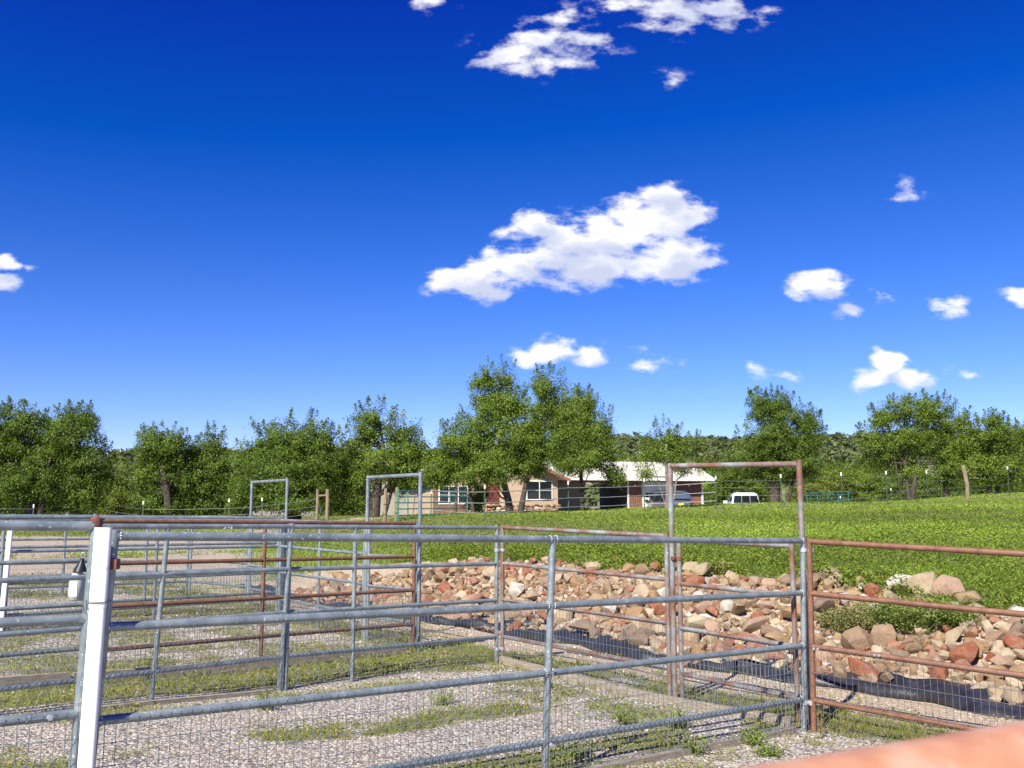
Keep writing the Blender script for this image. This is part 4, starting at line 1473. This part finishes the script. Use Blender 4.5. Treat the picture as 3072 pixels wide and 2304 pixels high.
tree('young_tree', 'thin sparse tree with pale bare trunk beside the parked cars', 46, [(2000, 1300, 38, 30), (2030, 1330, 35, 30), (1975, 1340, 35, 30), (2010, 1375, 50, 30), (2080, 1350, 35, 35), (1940, 1410, 25, 20), (2060, 1390, 40, 22), (1950, 1350, 18, 20), (2115, 1420, 14, 25)],
     [[(2003, 1558, 9), (2004, 1500, 9), (2000, 1430, 9), (1998, 1360, 7), (2000, 1290, 4)], [(2015, 1470, 5), (2030, 1440, 5), (2075, 1405, 3), (2085, 1370, 2)], [(1998, 1400, 3), (1960, 1395, 2)]], MD, leaf=.12, dens=.75, bark=PALEBARK, gap=.30)
# right
tree('oak_tree', 'tall oak with thick dark trunk rising behind the pickup', 60, [(2285, 1215, 45, 40), (2340, 1200, 45, 35), (2330, 1260, 70, 55), (2300, 1310, 85, 50), (2420, 1250, 40, 45), (2430, 1300, 45, 45), (2370, 1340, 90, 50), (2280, 1370, 90, 45), (2400, 1390, 80, 40), (2320, 1410, 70, 30), (2270, 1190, 15, 20)],
     [[(2322, 1505, 34), (2325, 1440, 30), (2330, 1380, 22), (2325, 1300, 12), (2320, 1220, 6)], [(2345, 1420, 12), (2400, 1370, 8), (2425, 1290, 4)]], DK, dens=.95, gap=.12)
tree('oak_tree', 'wide open oak with V-shaped trunk beyond the right meadow fence', 56, [(2720, 1215, 55, 35), (2660, 1240, 45, 40), (2770, 1230, 45, 45), (2700, 1290, 75, 45), (2620, 1310, 45, 35), (2760, 1310, 55, 50), (2680, 1360, 80, 40), (2740, 1390, 70, 40), (2640, 1270, 25, 30)],
     [[(2728, 1500, 15), (2722, 1450, 13), (2715, 1390, 10), (2712, 1300, 7), (2715, 1220, 4)], [(2735, 1500, 13), (2745, 1440, 11), (2760, 1370, 8), (2785, 1290, 4)], [(2700, 1360, 5), (2670, 1290, 4), (2655, 1250, 2)]], MD, dens=.85, gap=.22)
tree('oak_tree', 'narrow oak between the V-trunk oak and the leaning wood post', 57, [(2815, 1225, 40, 40), (2830, 1280, 40, 50), (2850, 1350, 55, 45), (2830, 1410, 50, 35), (2880, 1260, 30, 40), (2905, 1300, 30, 40)],
     [[(2838, 1498, 16), (2836, 1440, 14), (2828, 1370, 10), (2822, 1280, 5)]], MD, dens=.9, gap=.14)
tree('oak_tree', 'round glossy-leaved oak just past the leaning wood post', 55, [(2970, 1290, 55, 45), (2935, 1340, 60, 45), (3000, 1340, 60, 50), (2960, 1400, 80, 45), (3030, 1400, 50, 45), (2895, 1390, 35, 45), (2985, 1265, 25, 22)],
     [[(2968, 1478, 16), (2965, 1430, 14), (2960, 1360, 9), (2968, 1290, 4)], [(2990, 1478, 14), (3000, 1420, 11), (3015, 1370, 5)]], MD, leaf=.17, dens=.9, gap=.12)
tree('juniper_tree', 'dark juniper at the right edge of the meadow', 60, [(3060, 1350, 70, 65), (3090, 1300, 50, 40), (3050, 1430, 70, 50), (3140, 1380, 80, 90), (3040, 1300, 25, 25)],
     [[(3090, 1478, 20), (3090, 1400, 14), (3085, 1310, 6)]], DK, dens=1.0)
tree('juniper_tree', 'juniper standing outside the left end of the pen fences', 48, [(-230, 1330, 110, 90), (-250, 1430, 130, 100), (-180, 1400, 80, 90)], [[(-230, 1560, 26), (-230, 1450, 18), (-230, 1340, 8)]], DK, dens=1.0)
tree('juniper_tree', 'broad juniper farther out along the left drive', 50, [(-430, 1350, 120, 90), (-420, 1440, 140, 90), (-520, 1420, 100, 90)], [[(-440, 1560, 26), (-440, 1450, 18), (-430, 1350, 8)]], DK, dens=.9)
tree('oak_tree', 'oak continuing the tree row beyond the meadow fence corner', 58, [(3290, 1320, 100, 80), (3250, 1390, 110, 70), (3370, 1390, 100, 70)], [[(3290, 1478, 20), (3290, 1400, 14), (3290, 1320, 7)]], MD, dens=.9, gap=.1)
tree('juniper_tree', 'juniper at the outer right end of the tree row', 62, [(3520, 1340, 110, 80), (3560, 1400, 120, 70)], [[(3530, 1470, 20), (3530, 1390, 14), (3525, 1330, 7)]], DK, dens=.9)
# second row of bushy trees
BK = 'background bushes behind the yard'
for (lab, Y, lob, tr, pal) in (
        ('dense bush directly behind the white pickup', 78, [(2170, 1450, 55, 50), (2230, 1440, 60, 55), (2290, 1450, 50, 50), (2200, 1490, 80, 30)], (2220, 1515), DK),
        ('bright green bush between the pickup and the oak with thick trunk', 84, [(2440, 1455, 60, 45), (2500, 1435, 55, 40), (2470, 1485, 80, 30), (2400, 1470, 40, 40)], (2460, 1510), YL),
        ('rounded green bush left of the V-shaped oak trunk', 86, [(2570, 1440, 65, 45), (2630, 1430, 50, 50), (2600, 1480, 80, 30)], (2590, 1505), MD),
        ('dark bush behind the V-shaped oak trunk', 82, [(2690, 1460, 45, 40), (2760, 1455, 50, 40), (2800, 1470, 40, 35)], (2720, 1502), DK),
        ('shadowy bush behind the leaning wood post', 84, [(2870, 1440, 60, 45), (2930, 1435, 60, 45), (2880, 1475, 70, 25)], (2890, 1495), DK),
        ('dark bush closing the right edge of the yard', 84, [(3010, 1430, 60, 50), (3080, 1420, 60, 60)], (3020, 1485), MD),
        ('olive tree crowns rising above the garage roof', 82, [(1880, 1390, 55, 25), (1950, 1395, 60, 25), (1900, 1420, 80, 35), (1990, 1410, 50, 30)], (1930, 1500), YL),
        ('green crowns above the right end of the garage roof', 86, [(2080, 1400, 45, 30), (2140, 1400, 45, 35), (2190, 1400, 50, 35), (2120, 1440, 70, 45)], (2120, 1500), DK),
        ('brownish open oak left of the oak with thick trunk', 80, [(2225, 1365, 45, 35), (2250, 1400, 50, 35), (2190, 1410, 45, 30)], (2225, 1505), YL),
        ('grey-green bush right of the oak with thick trunk', 88, [(2490, 1405, 45, 28), (2540, 1415, 50, 28), (2450, 1420, 40, 25)], (2500, 1505), DK),
        ('hazy grey scrub tree on the rise beyond the yard', 95, [(2570, 1415, 50, 22), (2620, 1415, 45, 22)], (2590, 1500), DK),
        ('dark bush filling under the left junipers', 58, [(60, 1510, 90, 40), (170, 1515, 80, 40)], (120, 1560), DK),
        ('dark bush below the twin-peaked juniper', 60, [(560, 1510, 80, 40), (680, 1500, 70, 50), (430, 1515, 60, 35)], (560, 1562), DK),
        ('thick dark bush right of the wooden brace posts', 58, [(1040, 1500, 60, 50), (990, 1510, 50, 45), (1080, 1480, 40, 50)], (1030, 1558), DK),
        ('leafy crown peeping over the left house roof', 72, [(1260, 1400, 50, 40), (1040, 1370, 60, 45)], (1240, 1500), MD)):
    tree('bushy_tree', lab, Y, lob, [[(tr[0], tr[1], 16), (tr[0], tr[1] - 40, 12), (lob[0][0], lob[0][1], 5)]], pal, leaf=.19, dens=.75, group=BK)

# ------------------------------------------------------------------ house
def flat_mat(name, col, rough=.8, var=.12, sc=3, bmp=0.1):
    return simple(name, col, rough, 0, var, sc, bmp)


STUCCO = flat_mat('tan_stucco', (.43, .325, .23), .9, .08, 4, .2)
BROWN = flat_mat('brown_siding', (.20, .095, .055), .7, .15, 5, .1)
DKRED = flat_mat('red_brown_door', (.13, .03, .02), .6, .15, 5)
WTRIM = flat_mat('white_trim', (.78, .77, .73), .5, .03, 5)
CREAM = flat_mat('cream_garage_door', (.72, .69, .60), .5, .04, 5)
GREYW = flat_mat('grey_porch_wall', (.30, .29, .26), .9, .1, 4)
STONE = rock_mat('house_stone', False)
m, t, b = mat('metal_roof')
v = coords(t, False)
nz = t.noise(v, 1.2, 4)
t.l(t.ramp(nz.outputs['Fac'], [(.3, (.50, .475, .42)), (.7, (.60, .58, .52))]), b.inputs['Base Color'])
b.inputs['Roughness'].default_value = .5
ROOF = m
m, t, b = mat('window_glass')
b.inputs['Base Color'].default_value = (.012, .015, .018, 1)
b.inputs['Roughness'].default_value = .06
GLASS = m

h0 = at(1660, 1500, 62.0)
HZ = 1.40
HROT = R(12.4)
house = thing('house', 'low tan ranch house with white metal roofs and brown garage wing', 'house', (h0[0], h0[1], HZ))
house.rotation_euler = (0, 0, HROT)


def hpart(name, mt, parent=house, **kw):
    def fin(mb):
        return mb.build(name, mt, parent, **kw)
    return fin


def hb(name, mt, lo, hi, parent=house):
    mb = MB(); mb.box(lo, hi); return mb.build(name, mt, parent)


WT = 2.42
# garage wing walls
hb('wall', GREYW, (.33, 3.0, -.6), (2.9, 3.15, WT))
hb('wall', STUCCO, (0, 0, -.6), (.33, 6.2, WT))
hb('wall', BROWN, (5.14, .08, -.6), (6.05, 6.2, WT))
hb('porch_side', simple('painted_porch_shade', (.045, .035, .03), .8), (5.10, .12, -.6), (5.138, 6.2, WT - .01))  # thin sheet whose dark colour stands in for shade inside the porch
hb('wall', BROWN, (8.6, .08, -.6), (10.35, 6.2, WT))
hb('wall', GREYW, (2.88, 3.15, -.6), (2.98, 6.2, WT))
hb('header_beam', BROWN, (.33, .04, 2.12), (5.12, .22, WT))
hb('lintel', BROWN, (6.05, .10, 2.2), (8.6, .25, WT))
hb('porch_post', WTRIM, (5.06, -.05, -.6), (5.15, .05, WT))
hb('corner_trim', WTRIM, (10.30, -.02, -.6), (10.40, .10, WT))
for x0, x1 in ((5.15, 6.05), (8.6, 10.3)):           # vertical boards
    k = x0 + .04
    while k < x1 - .1:
        hb('board', BROWN, (k, .045, .5), (k + .125, .085, WT - .02)); k += .15
    hb('sill', STUCCO, (x0, -.04, .44), (x1, .08, .50))
    for i in range(int((x1 - x0) / .22)):
        for j in range(2):
            o = bpy.data.objects.new('stone', meshes[rr_.randrange(10)]); COL.objects.link(o); o.parent = house
            o.location = (x0 + .12 + i * .22 + rr_.uniform(-.03, .03), .06, .10 + j * .21); s_ = rr_.uniform(.10, .135)
            o.scale = (s_, s_ * .8, s_); o.rotation_euler = (rr_.uniform(-.3, .3), rr_.uniform(-.4, .4), rr_.uniform(-.4, .4))
gd = hb('garage_door', CREAM, (6.1, .12, -.6), (8.55, .18, 2.2))
for j in range(4):
    hb('door_panel', CREAM, (6.13, .085, .02 + j * .54), (8.52, .118, .53 + j * .54), gd)
hb('door_window', GLASS, (6.35, .070, 1.16), (7.15, .084, 1.45), gd)
for x_ in (5.6, 9.4):
    mb = MB(); mb.sphere((x_, .0, 1.95), .10, 8, 5, 0, (1, .6, .5)); mb.build('wall_lamp', WTRIM, house)
hb('downspout', WTRIM, (.02, -.12, -.2), (.10, -.04, WT - .1))


def gable(name, corners, th=.07):
    """roof slab from four corners (eaveL, eaveR, ridgeR, ridgeL)"""
    mb = MB()
    c = [np.array(q, float) for q in corners]
    dn_ = np.array([0, 0, -th])
    vs = c + [q + dn_ for q in c]
    mb.add(vs, [(0, 1, 2, 3), (7, 6, 5, 4), (0, 4, 5, 1), (1, 5, 6, 2), (2, 6, 7, 3), (3, 7, 4, 0)])
    o = mb.build(name, ROOF, house)
    L = np.linalg.norm(c[1] - c[0]); n_ = int(L / .3)
    for i in range(n_ + 1):                          # standing ribs
        q = i / n_
        mb = MB(); mb.beam(c[0] + (c[1] - c[0]) * q + np.array([0, 0, .02]), c[3] + (c[2] - c[3]) * q + np.array([0, 0, .02]), .035, .035)
        mb.build('rib', ROOF, o)
    return o


EY, RY = -.75, 3.1
gable('roof', [(-.9, EY, 2.42), (10.85, EY, 2.42), (10.85, RY, 3.66), (-.9, RY, 3.66)])
gable('roof', [(10.85, 6.95, 2.42), (-.9, 6.95, 2.42), (-.9, RY, 3.655), (10.85, RY, 3.655)])
hb('fascia', WTRIM, (-.1, EY - .04, 2.24), (10.9, EY - .005, 2.40))
hb('soffit', BROWN, (.1, EY + .02, 2.30), (10.8, 0.0, 2.33))
mb = MB(); mb.add([(10.33, .1, WT), (10.33, 6.1, WT), (10.33, RY, 3.55)], [(0, 1, 2)]); mb.build('gable_end', BROWN, house)
# gable-fronted wing
GX0, GX1, GY0 = -9.0, -.05, -1.3
hb('wall', STUCCO, (GX0, GY0, -.6), (GX1, 7.0, 2.45))
mid_x = (GX0 + GX1) / 2
mb = MB()
mb.add([(GX0, GY0, 2.45), (GX1, GY0, 2.45), (mid_x, GY0, 4.35), (GX0, GY0 + .15, 2.45), (GX1, GY0 + .15, 2.45), (mid_x, GY0 + .15, 4.35)], [(0, 1, 2), (5, 4, 3)])
mb.build('gable_wall', STUCCO, house)
gable('roof', [(GX1 + .65, GY0 - .7, 2.28), (GX1 + .65, 7.5, 2.28), (mid_x, 7.5, 4.55), (mid_x, GY0 - .7, 4.55)])
gable('roof', [(GX0 - .65, 7.5, 2.28), (GX0 - .65, GY0 - .7, 2.28), (mid_x, GY0 - .7, 4.545), (mid_x, 7.5, 4.545)])
for sx in (-1, 1):
    mb = MB(); xe = GX1 + .65 if sx > 0 else GX0 - .65
    mb.beam((xe, GY0 - .72, 2.15), (mid_x, GY0 - .72, 4.42), .04, .17); mb.build('bargeboard', BROWN, house)


def hwindow(x0, x1, z0, z1, y, mull):
    wroot = hb('window', WTRIM, (x0 - .07, y - .05, z0 - .07), (x1 + .07, y + .02, z1 + .07))
    n_ = mull + 1
    wd = (x1 - x0 - .06 * mull) / n_
    for i in range(n_):
        a = x0 + i * (wd + .06)
        for (za, zb3) in (((z0, (z0 + z1) / 2 - .02), ((z0 + z1) / 2 + .02, z1)) if mull else ((z0, z1),)):
            hb('pane', GLASS, (a, y - .065, za), (a + wd, y - .052, zb3), wroot)


hwindow(-2.05, -.48, 1.02, 2.10, GY0, 1)
hwindow(-7.6, -5.9, .75, 1.75, GY0, 2)
hb('door', DKRED, (-4.65, GY0 - .03, -.1), (-3.85, GY0 + .01, 2.0))
hb('trim_board', BROWN, (-8.02, GY0 - .03, -.2), (-7.72, GY0 - .002, 2.35))
hb('trim_board', BROWN, (-7.7, GY0 - .02, -.2), (-5.8, GY0 - .003, .62))
hb('porch_wall', GREYW, (-11.6, 2.5, -.4), (-9.0, 2.65, 2.3))
hb('porch_beam', BROWN, (-11.6, GY0 + .2, 2.1), (-9.0, GY0 + .4, 2.3))
# dry stone border in front of the window wall
sw = thing('stone_border', 'low dry-stacked stone border below the house window', 'stone wall', (h0[0] - 1.6, h0[1] - 2.6, HZ))
for i in range(17):
    for j in range(4):
        o = bpy.data.objects.new('stone', meshes[rr_.randrange(10)]); COL.objects.link(o); o.parent = sw
        s_ = rr_.uniform(.13, .19)
        o.location = (-2.5 + i * .27 + rr_.uniform(-.05, .05), rr_.uniform(-.08, .08) + j * .05 + i * .03, j * .17 + .06 + rr_.uniform(-.03, .03))
        o.scale = (s_ * 1.2, s_, s_ * .75); o.rotation_euler = (rr_.uniform(-.3, .3), rr_.uniform(-.3, .3), rr_.uniform(0, 6))


# ------------------------------------------------------------------ vehicles
def carpaint(name, col, metal=.3):
    m, t, b = mat(name)
    v = coords(t)
    nz = t.noise(v, 2.0, 3)
    t.l(t.mix(nz.outputs['Fac'], [x * .9 for x in col], col), b.inputs['Base Color'])
    b.inputs['Metallic'].default_value = metal
    b.inputs['Roughness'].default_value = .28
    b.inputs['Coat Weight'].default_value = .6
    return m


TYRE = simple('tyre_rubber', (.02, .02, .02), .85)
REDL = simple('red_lens', (.45, .02, .015), .25, 0, .1)
PLATE = simple('yellow_plate', (.75, .60, .05), .5, 0, .05)
CHROME = simple('bright_metal', (.6, .6, .6), .25, .9, .05)


def loft(stations, close=True):
    """stations: (x, [(y, z) ring])"""
    mb = MB(); n_ = len(stations[0][1]); vs = []
    for x, ring in stations:
        vs += [(x, y, z) for y, z in ring]
    fs = []
    for i in range(len(stations) - 1):
        for k in range(n_):
            fs.append((i * n_ + k, i * n_ + (k + 1) % n_, (i + 1) * n_ + (k + 1) % n_, (i + 1) * n_ + k))
    mb.add(vs, fs, True)
    mb.add([vs[k] for k in range(n_)], [tuple(range(n_))], False)
    mb.add([vs[-n_ + k] for k in range(n_)], [tuple(range(n_))[::-1]], False)
    return mb


def ring(wb, z0, wm, zm, wr, zr):
    r = [(wb * .92, z0), (wb, z0 + .12), (wm, (z0 + zm) / 2), (wm * .985, zm), (wr + .03, zr - .07), (wr * .8, zr)]
    return [(-y, z) for y, z in r[::-1]][::-1] and ([(y, z) for y, z in r] + [(-y, z) for y, z in r[::-1]])


def wheel(root, x, y, r, wd):
    mb = MB()
    s_ = 1 if y > 0 else -1
    mb.path([(x, y - s_ * wd, r), (x, y - s_ * .02, r), (x, y, r)], [r, r, r * .9], 20)
    w_ = mb.build('wheel', TYRE, root)
    mb = MB(); mb.path([(x, y - .0, r), (x, y + s_ * .012, r)], [r * .62, r * .58], 16); mb.build('rim', CHROME, w_)


# parked sport utility car, seen from its rear left
sp = at(1995, 1500, 63.0)
suv = thing('parked_car', 'grey-blue sport utility car parked before the cream garage door', 'car', (sp[0], sp[1], 1.22))
suv.rotation_euler = (0, 0, R(90 + 15))
BLUE = carpaint('grey_blue_paint', (.16, .20, .27), .5)
b1 = [(-2.35, ring(.86, .42, .90, .98, .84, 1.05)), (-2.30, ring(.90, .34, .94, 1.02, .80, 1.35)), (-2.05, ring(.92, .32, .95, 1.04, .70, 1.68)), (-1.2, ring(.93, .30, .96, 1.05, .70, 1.75)), (.1, ring(.93, .30, .96, 1.04, .69, 1.73)),
      (.55, ring(.93, .30, .95, 1.02, .66, 1.62)), (1.15, ring(.93, .30, .95, 1.0, .74, 1.16)), (2.0, ring(.90, .32, .92, .90, .78, 1.02)), (2.35, ring(.78, .40, .80, .75, .66, .86))]
loft(b1).build('body', BLUE, suv)
for s_ in (-1, 1):
    for (xa, xb) in ((-1.95, -1.35), (-1.25, -.35), (-.25, .55)):
        mb = MB()
        y0, y1 = .965 * s_, .77 * s_
        mb.add([(xa, y0, 1.07), (xb, y0, 1.06), (xb - (.25 if xb > .5 else 0), y1, 1.58), (xa + (.12 if xa < -1.9 else 0), y1, 1.60)], [(0, 1, 2, 3) if s_ < 0 else (3, 2, 1, 0)])
        mb.build('side_window', GLASS, suv)
    for x_ in (-1.45, 1.45):
        wheel(suv, x_, .955 * s_, .36, .22)
    mb = MB(); mb.path([(-2.41, .62 * s_, .98), (-2.38, .90 * s_, 1.0), (-2.12, .975 * s_, 1.0)], .085, 8); mb.build('tail_light', REDL, suv)
    mb = MB(); mb.box((.62, .93 * s_ - .02 + (0 if s_ > 0 else -.16), 1.05), (.80, .93 * s_ + .18 + (0 if s_ > 0 else -.16), 1.20)); mb.build('mirror', BLACK, suv, bevel=.03)
    mb = MB(); mb.tube((-1.9, .62 * s_, 1.77), (.2, .62 * s_, 1.77), .022, n=8); mb.build('roof_rail', BLACK, suv)
mb = MB(); mb.add([(-2.365, .70, 1.12), (-2.365, -.70, 1.12), (-2.17, -.62, 1.56), (-2.17, .62, 1.56)], [(3, 2, 1, 0)]); mb.build('rear_window', GLASS, suv)
mb = MB(); mb.box((-2.425, -.20, .80), (-2.40, .16, .95)); mb.build('number_plate', PLATE, suv)
mb = MB(); mb.box((-2.44, -.82, .42), (-2.28, .82, .66)); mb.build('bumper', simple('dark_bumper', (.05, .055, .06), .6), suv, bevel=.04)
mb = MB(); mb.box((-2.40, -.34, 1.04), (-2.37, .34, 1.08)); mb.build('badge_strip', CHROME, suv)

tp_ = at(2231, 1500, 66)
trk = thing('pickup_truck', 'white pickup truck parked beyond the crest of the meadow', 'truck', (tp_[0], tp_[1], 1.02))
trk.rotation_euler = (0, 0, R(90 - 3))
WHITE = carpaint('white_paint', (.80, .81, .82), .0)
loft([(-2.7, ring(.93, .50, .96, 1.05, .93, 1.12)), (-2.65, ring(.95, .45, .98, 1.08, .94, 1.15)), (-.75, ring(.95, .40, .98, 1.08, .94, 1.15)), (-.72, ring(.95, .40, .98, 1.12, .76, 1.84)), (-.5, ring(.95, .40, .98, 1.12, .76, 1.90)),
      (.55, ring(.95, .40, .98, 1.12, .75, 1.88)), (1.15, ring(.95, .40, .97, 1.08, .85, 1.20)), (2.5, ring(.90, .42, .92, 1.0, .82, 1.10)), (2.75, ring(.84, .45, .86, .85, .74, .95))]).build('body', WHITE, trk)
mb = MB(); mb.box((-2.45, -.80, 1.0), (-.9, .80, 1.165)); mb.build('bed_floor', simple('dark_bed', (.05, .05, .05), .8), trk)
mb = MB()
for (ya, yb) in ((-.85, -.29), (-.27, .27), (.29, .85)):
    f1, f2 = (1 if abs(ya) < .5 else .93), (1 if abs(yb) < .5 else .93)
    mb = MB(); mb.add([(-.79, ya, 1.22), (-.79, yb, 1.22), (-.75, yb * (.90 if abs(yb) > .5 else 1), 1.70), (-.75, ya * (.90 if abs(ya) > .5 else 1), 1.70)], [(3, 2, 1, 0)]); mb.build('rear_window', GLASS, trk)
for s_ in (-1, 1):
    for x_ in (-1.65, 1.75):
        wheel(trk, x_, .97 * s_, .38, .24)
    mb = MB(); mb.box((-2.73, .80 * s_ - .08, .72), (-2.66, .80 * s_ + .12, 1.10)); mb.build('tail_light', REDL, trk)
    mb = MB(); mb.box((.70, (.98 if s_ > 0 else -1.28), 1.14), (.78, (1.28 if s_ > 0 else -.98), 1.36)); mb.build('mirror', WHITE if s_ > 0 else BLACK, trk, bevel=.04)
    mb = MB(); mb.add([(-.55, .985 * s_, 1.16), (.85, .985 * s_, 1.14), (.5, .80 * s_, 1.72), (-.5, .80 * s_, 1.74)], [(0, 1, 2, 3) if s_ < 0 else (3, 2, 1, 0)]); mb.build('side_window', GLASS, trk)
mb = MB(); mb.box((-2.78, -.70, .60), (-2.71, .70, 1.06)); mb.build('tailgate', WHITE, trk, bevel=.02)
mb = MB(); mb.box((-2.9, -.9, .42), (-2.72, .9, .58)); mb.build('bumper', CHROME, trk, bevel=.03)

# ------------------------------------------------------------------ wire fences
def tpost_fence(label, posts, heights, wmat, group=None, wr=.006, wood=()):
    """posts: (px, py_top, Y); children t_post (> tip) and strand"""
    p0 = at(*posts[0]); org = (p0[0], p0[1], g1(p0[0], p0[1]))
    root = thing('wire_fence', label, 'fence', org, group)
    tops = []
    for i, (px, py, Y) in enumerate(posts):
        p = at(px, py, Y); zg = g1(p[0], p[1])
        mb = MB()
        lx = rng.normal(0, .012)
        if i in wood:
            mb.path([(p[0], p[1], zg - .2), (p[0] + .03, p[1], zg + .7), (p[0] - .10, p[1], p[2] - .06), (p[0] - .13, p[1], p[2])], [.095, .09, .085, .055], 10)
            mb.build('wood_post', POSTWOOD, root, org)
        else:
            z1 = p[2] - .15
            mb.beam((p[0], p[1], zg - .1), (p[0] + lx, p[1], z1), .045, .010)
            mb.beam((p[0], p[1] + .018, zg - .1), (p[0] + lx, p[1] + .018, z1), .010, .032)
            tp2 = mb.build('t_post', TPOST, root, org)
            mb = MB(); mb.beam((p[0] + lx, p[1] + .006, z1 + .001), (p[0] + lx, p[1] + .006, p[2]), .052, .045)
            mb.build('tip', TIP, tp2, org)
        tops.append((p[0], p[1], zg))
    for h in heights:
        for i in range(len(tops) - 1):
            a, b_ = np.array(tops[i]), np.array(tops[i + 1])
            mid = (a + b_) / 2
            mb = MB(); mb.path([(a[0], a[1] - .02, a[2] + h), (mid[0], mid[1] - .02, mid[2] + h - .025), (b_[0], b_[1] - .02, b_[2] + h)], wr, 5, False)
            mb.build('strand', wmat, root, org)
    return root


tpost_fence('wire fence with white-tipped posts and pale strands crossing before the house', [(1293, 1470, 40), (1454, 1454, 36), (1705, 1443, 40), (1932, 1435, 43), (2146, 1428, 42.5)], (.37, .75, 1.17), PALEWIRE, wr=.016)
tpost_fence('wire fence with white-tipped posts and one leaning wood post along the meadow crest', [(2146, 1430, 42.6), (2342, 1423, 42), (2523, 1417, 43), (2657, 1413, 43), (2779, 1411, 46), (2896, 1396, 43), (3022, 1399, 47), (3160, 1392, 50)], (.25, .60, .95, 1.25), FWIRE, wr=.007, wood=(5,))
tpost_fence('dark wire fence with white-tipped posts below the left junipers', [(-60, 1520, 43), (101, 1513, 42), (277, 1534, 50), (430, 1503, 43), (687, 1496, 43), (786, 1493, 43), (952, 1475, 42.4)], (.35, .65, .95), FWIRE, wr=.010)
tpost_fence('distant low wire fence with tiny white tips behind the right oaks', [(2290, 1495, 64), (2400, 1490, 65), (2520, 1488, 66), (2672, 1465, 66), (2745, 1458, 66), (2823, 1448, 66), (2912, 1437, 66), (2992, 1447, 66), (3062, 1446, 66)], (.4, .8, 1.1), FWIRE, wr=.010)

# wooden brace of two posts and a cross rail
bz = at(953, 1468, 42); g_ = g1(bz[0], bz[1])
br = thing('brace_posts', 'pair of old wood posts joined by a cross rail', 'fence brace', (bz[0], bz[1], g_))
for px, w_ in ((953, .07), (983, .085)):
    p = at(px, 1467, 42)
    mb = MB(); mb.path([(p[0], p[1], g_ - .2), (p[0] + .01, p[1], g_ + .8), (p[0], p[1], p[2])], [w_, w_ * .95, w_ * .9], 10); mb.build('post', POSTWOOD, br, (bz[0], bz[1], g_))
p, q_ = at(953, 1488, 42), at(983, 1486, 42)
mb = MB(); mb.tube(p, q_, .045, n=8); mb.build('cross_rail', POSTWOOD, br, (bz[0], bz[1], g_))
mb = MB(); mb.path([at(955, 1500, 41.9), at(962, 1530, 41.9), at(957, 1556, 41.9)], .012, 5); mb.build('brace_wire', FWIRE, br, (bz[0], bz[1], g_))
# two gate posts
for px, top, w_, lab in ((1157, 1466, .075, 'grey wood gate post draped with old wire, beside the teal farm gate'), (1192, 1462, .09, 'mossy green wood post holding the teal farm gate')):
    p = at(px, top, 40.2); zg = g1(p[0], p[1])
    rt = thing('gate_post', lab, 'post', (p[0], p[1], zg))
    mb = MB(); mb.path([(p[0] - .02, p[1], zg - .2), (p[0], p[1], zg + .7), (p[0] + .01, p[1], p[2])], [w_ * 1.05, w_, w_ * .95], 10)
    mb.build('shaft', simple('mossy_wood', (.15, .17, .075), .9, 0, .3, 12, .4) if px > 1180 else POSTWOOD, rt, (p[0], p[1], zg))
    mb = MB()
    for zz in (.35, .78):
        mb.path([(p[0] + w_ * 1.08 * math.cos(a), p[1] + w_ * 1.08 * math.sin(a), zg + zz + .01 * math.sin(3 * a)) for a in np.linspace(0, 6.28, 13)], .012, 5)
    mb.build('wire_wrap', BLACK, rt, (p[0], p[1], zg))['kind'] = 'stuff'
# teal tube gate
ga, gb_ = at(1196, 1473, 40.0), at(1402, 1474, 43.5)
za = g1(ga[0], ga[1])
tg = thing('farm_gate', 'teal tubular farm gate standing ajar between the posts and the house', 'gate', (ga[0], ga[1], za))
gb0 = at(1402, 1562, 43.5)[2]
ga0 = at(1196, 1568, 40.0)[2]
for k in range(6):
    q = k / 5
    mb = MB(); mb.tube((ga[0], ga[1], ga0 + (ga[2] - ga0) * q ** .92), (gb_[0], gb_[1], gb0 + (gb_[2] - gb0) * q ** .92), .024, n=8); mb.build('bar', TEAL, tg, (ga[0], ga[1], za))
for q in (0, .13, .55, .73, 1):
    c = ga + (gb_ - ga) * q; lo = ga0 + (gb0 - ga0) * q
    mb = MB(); mb.beam((c[0], c[1] - .02, lo - .03), (c[0], c[1] - .02, c[2] + .02), .05, .03); mb.build('upright', TEAL, tg, (ga[0], ga[1], za))
# far green panels at the back of the yard
pa, pb = at(2420, 1478, 72), at(2545, 1474, 74)
fp = thing('farm_gate', 'distant green pipe panel behind the pickup end of the meadow', 'gate', (pa[0], pa[1], g1(pa[0], pa[1])))
for k in range(5):
    z_ = -.24 * k
    mb = MB(); mb.tube(pa + np.array([0, 0, z_]), pb + np.array([0, 0, z_]), .03, n=6); mb.build('bar', TEAL, fp, tuple(fp.location))
for q in (0, .25, .5, .75, 1):
    c = pa + (pb - pa) * q
    mb = MB(); mb.tube((c[0], c[1], c[2] - 1.25), (c[0], c[1], c[2] + .05), .03, n=6); mb.build('upright', TEAL, fp, tuple(fp.location))
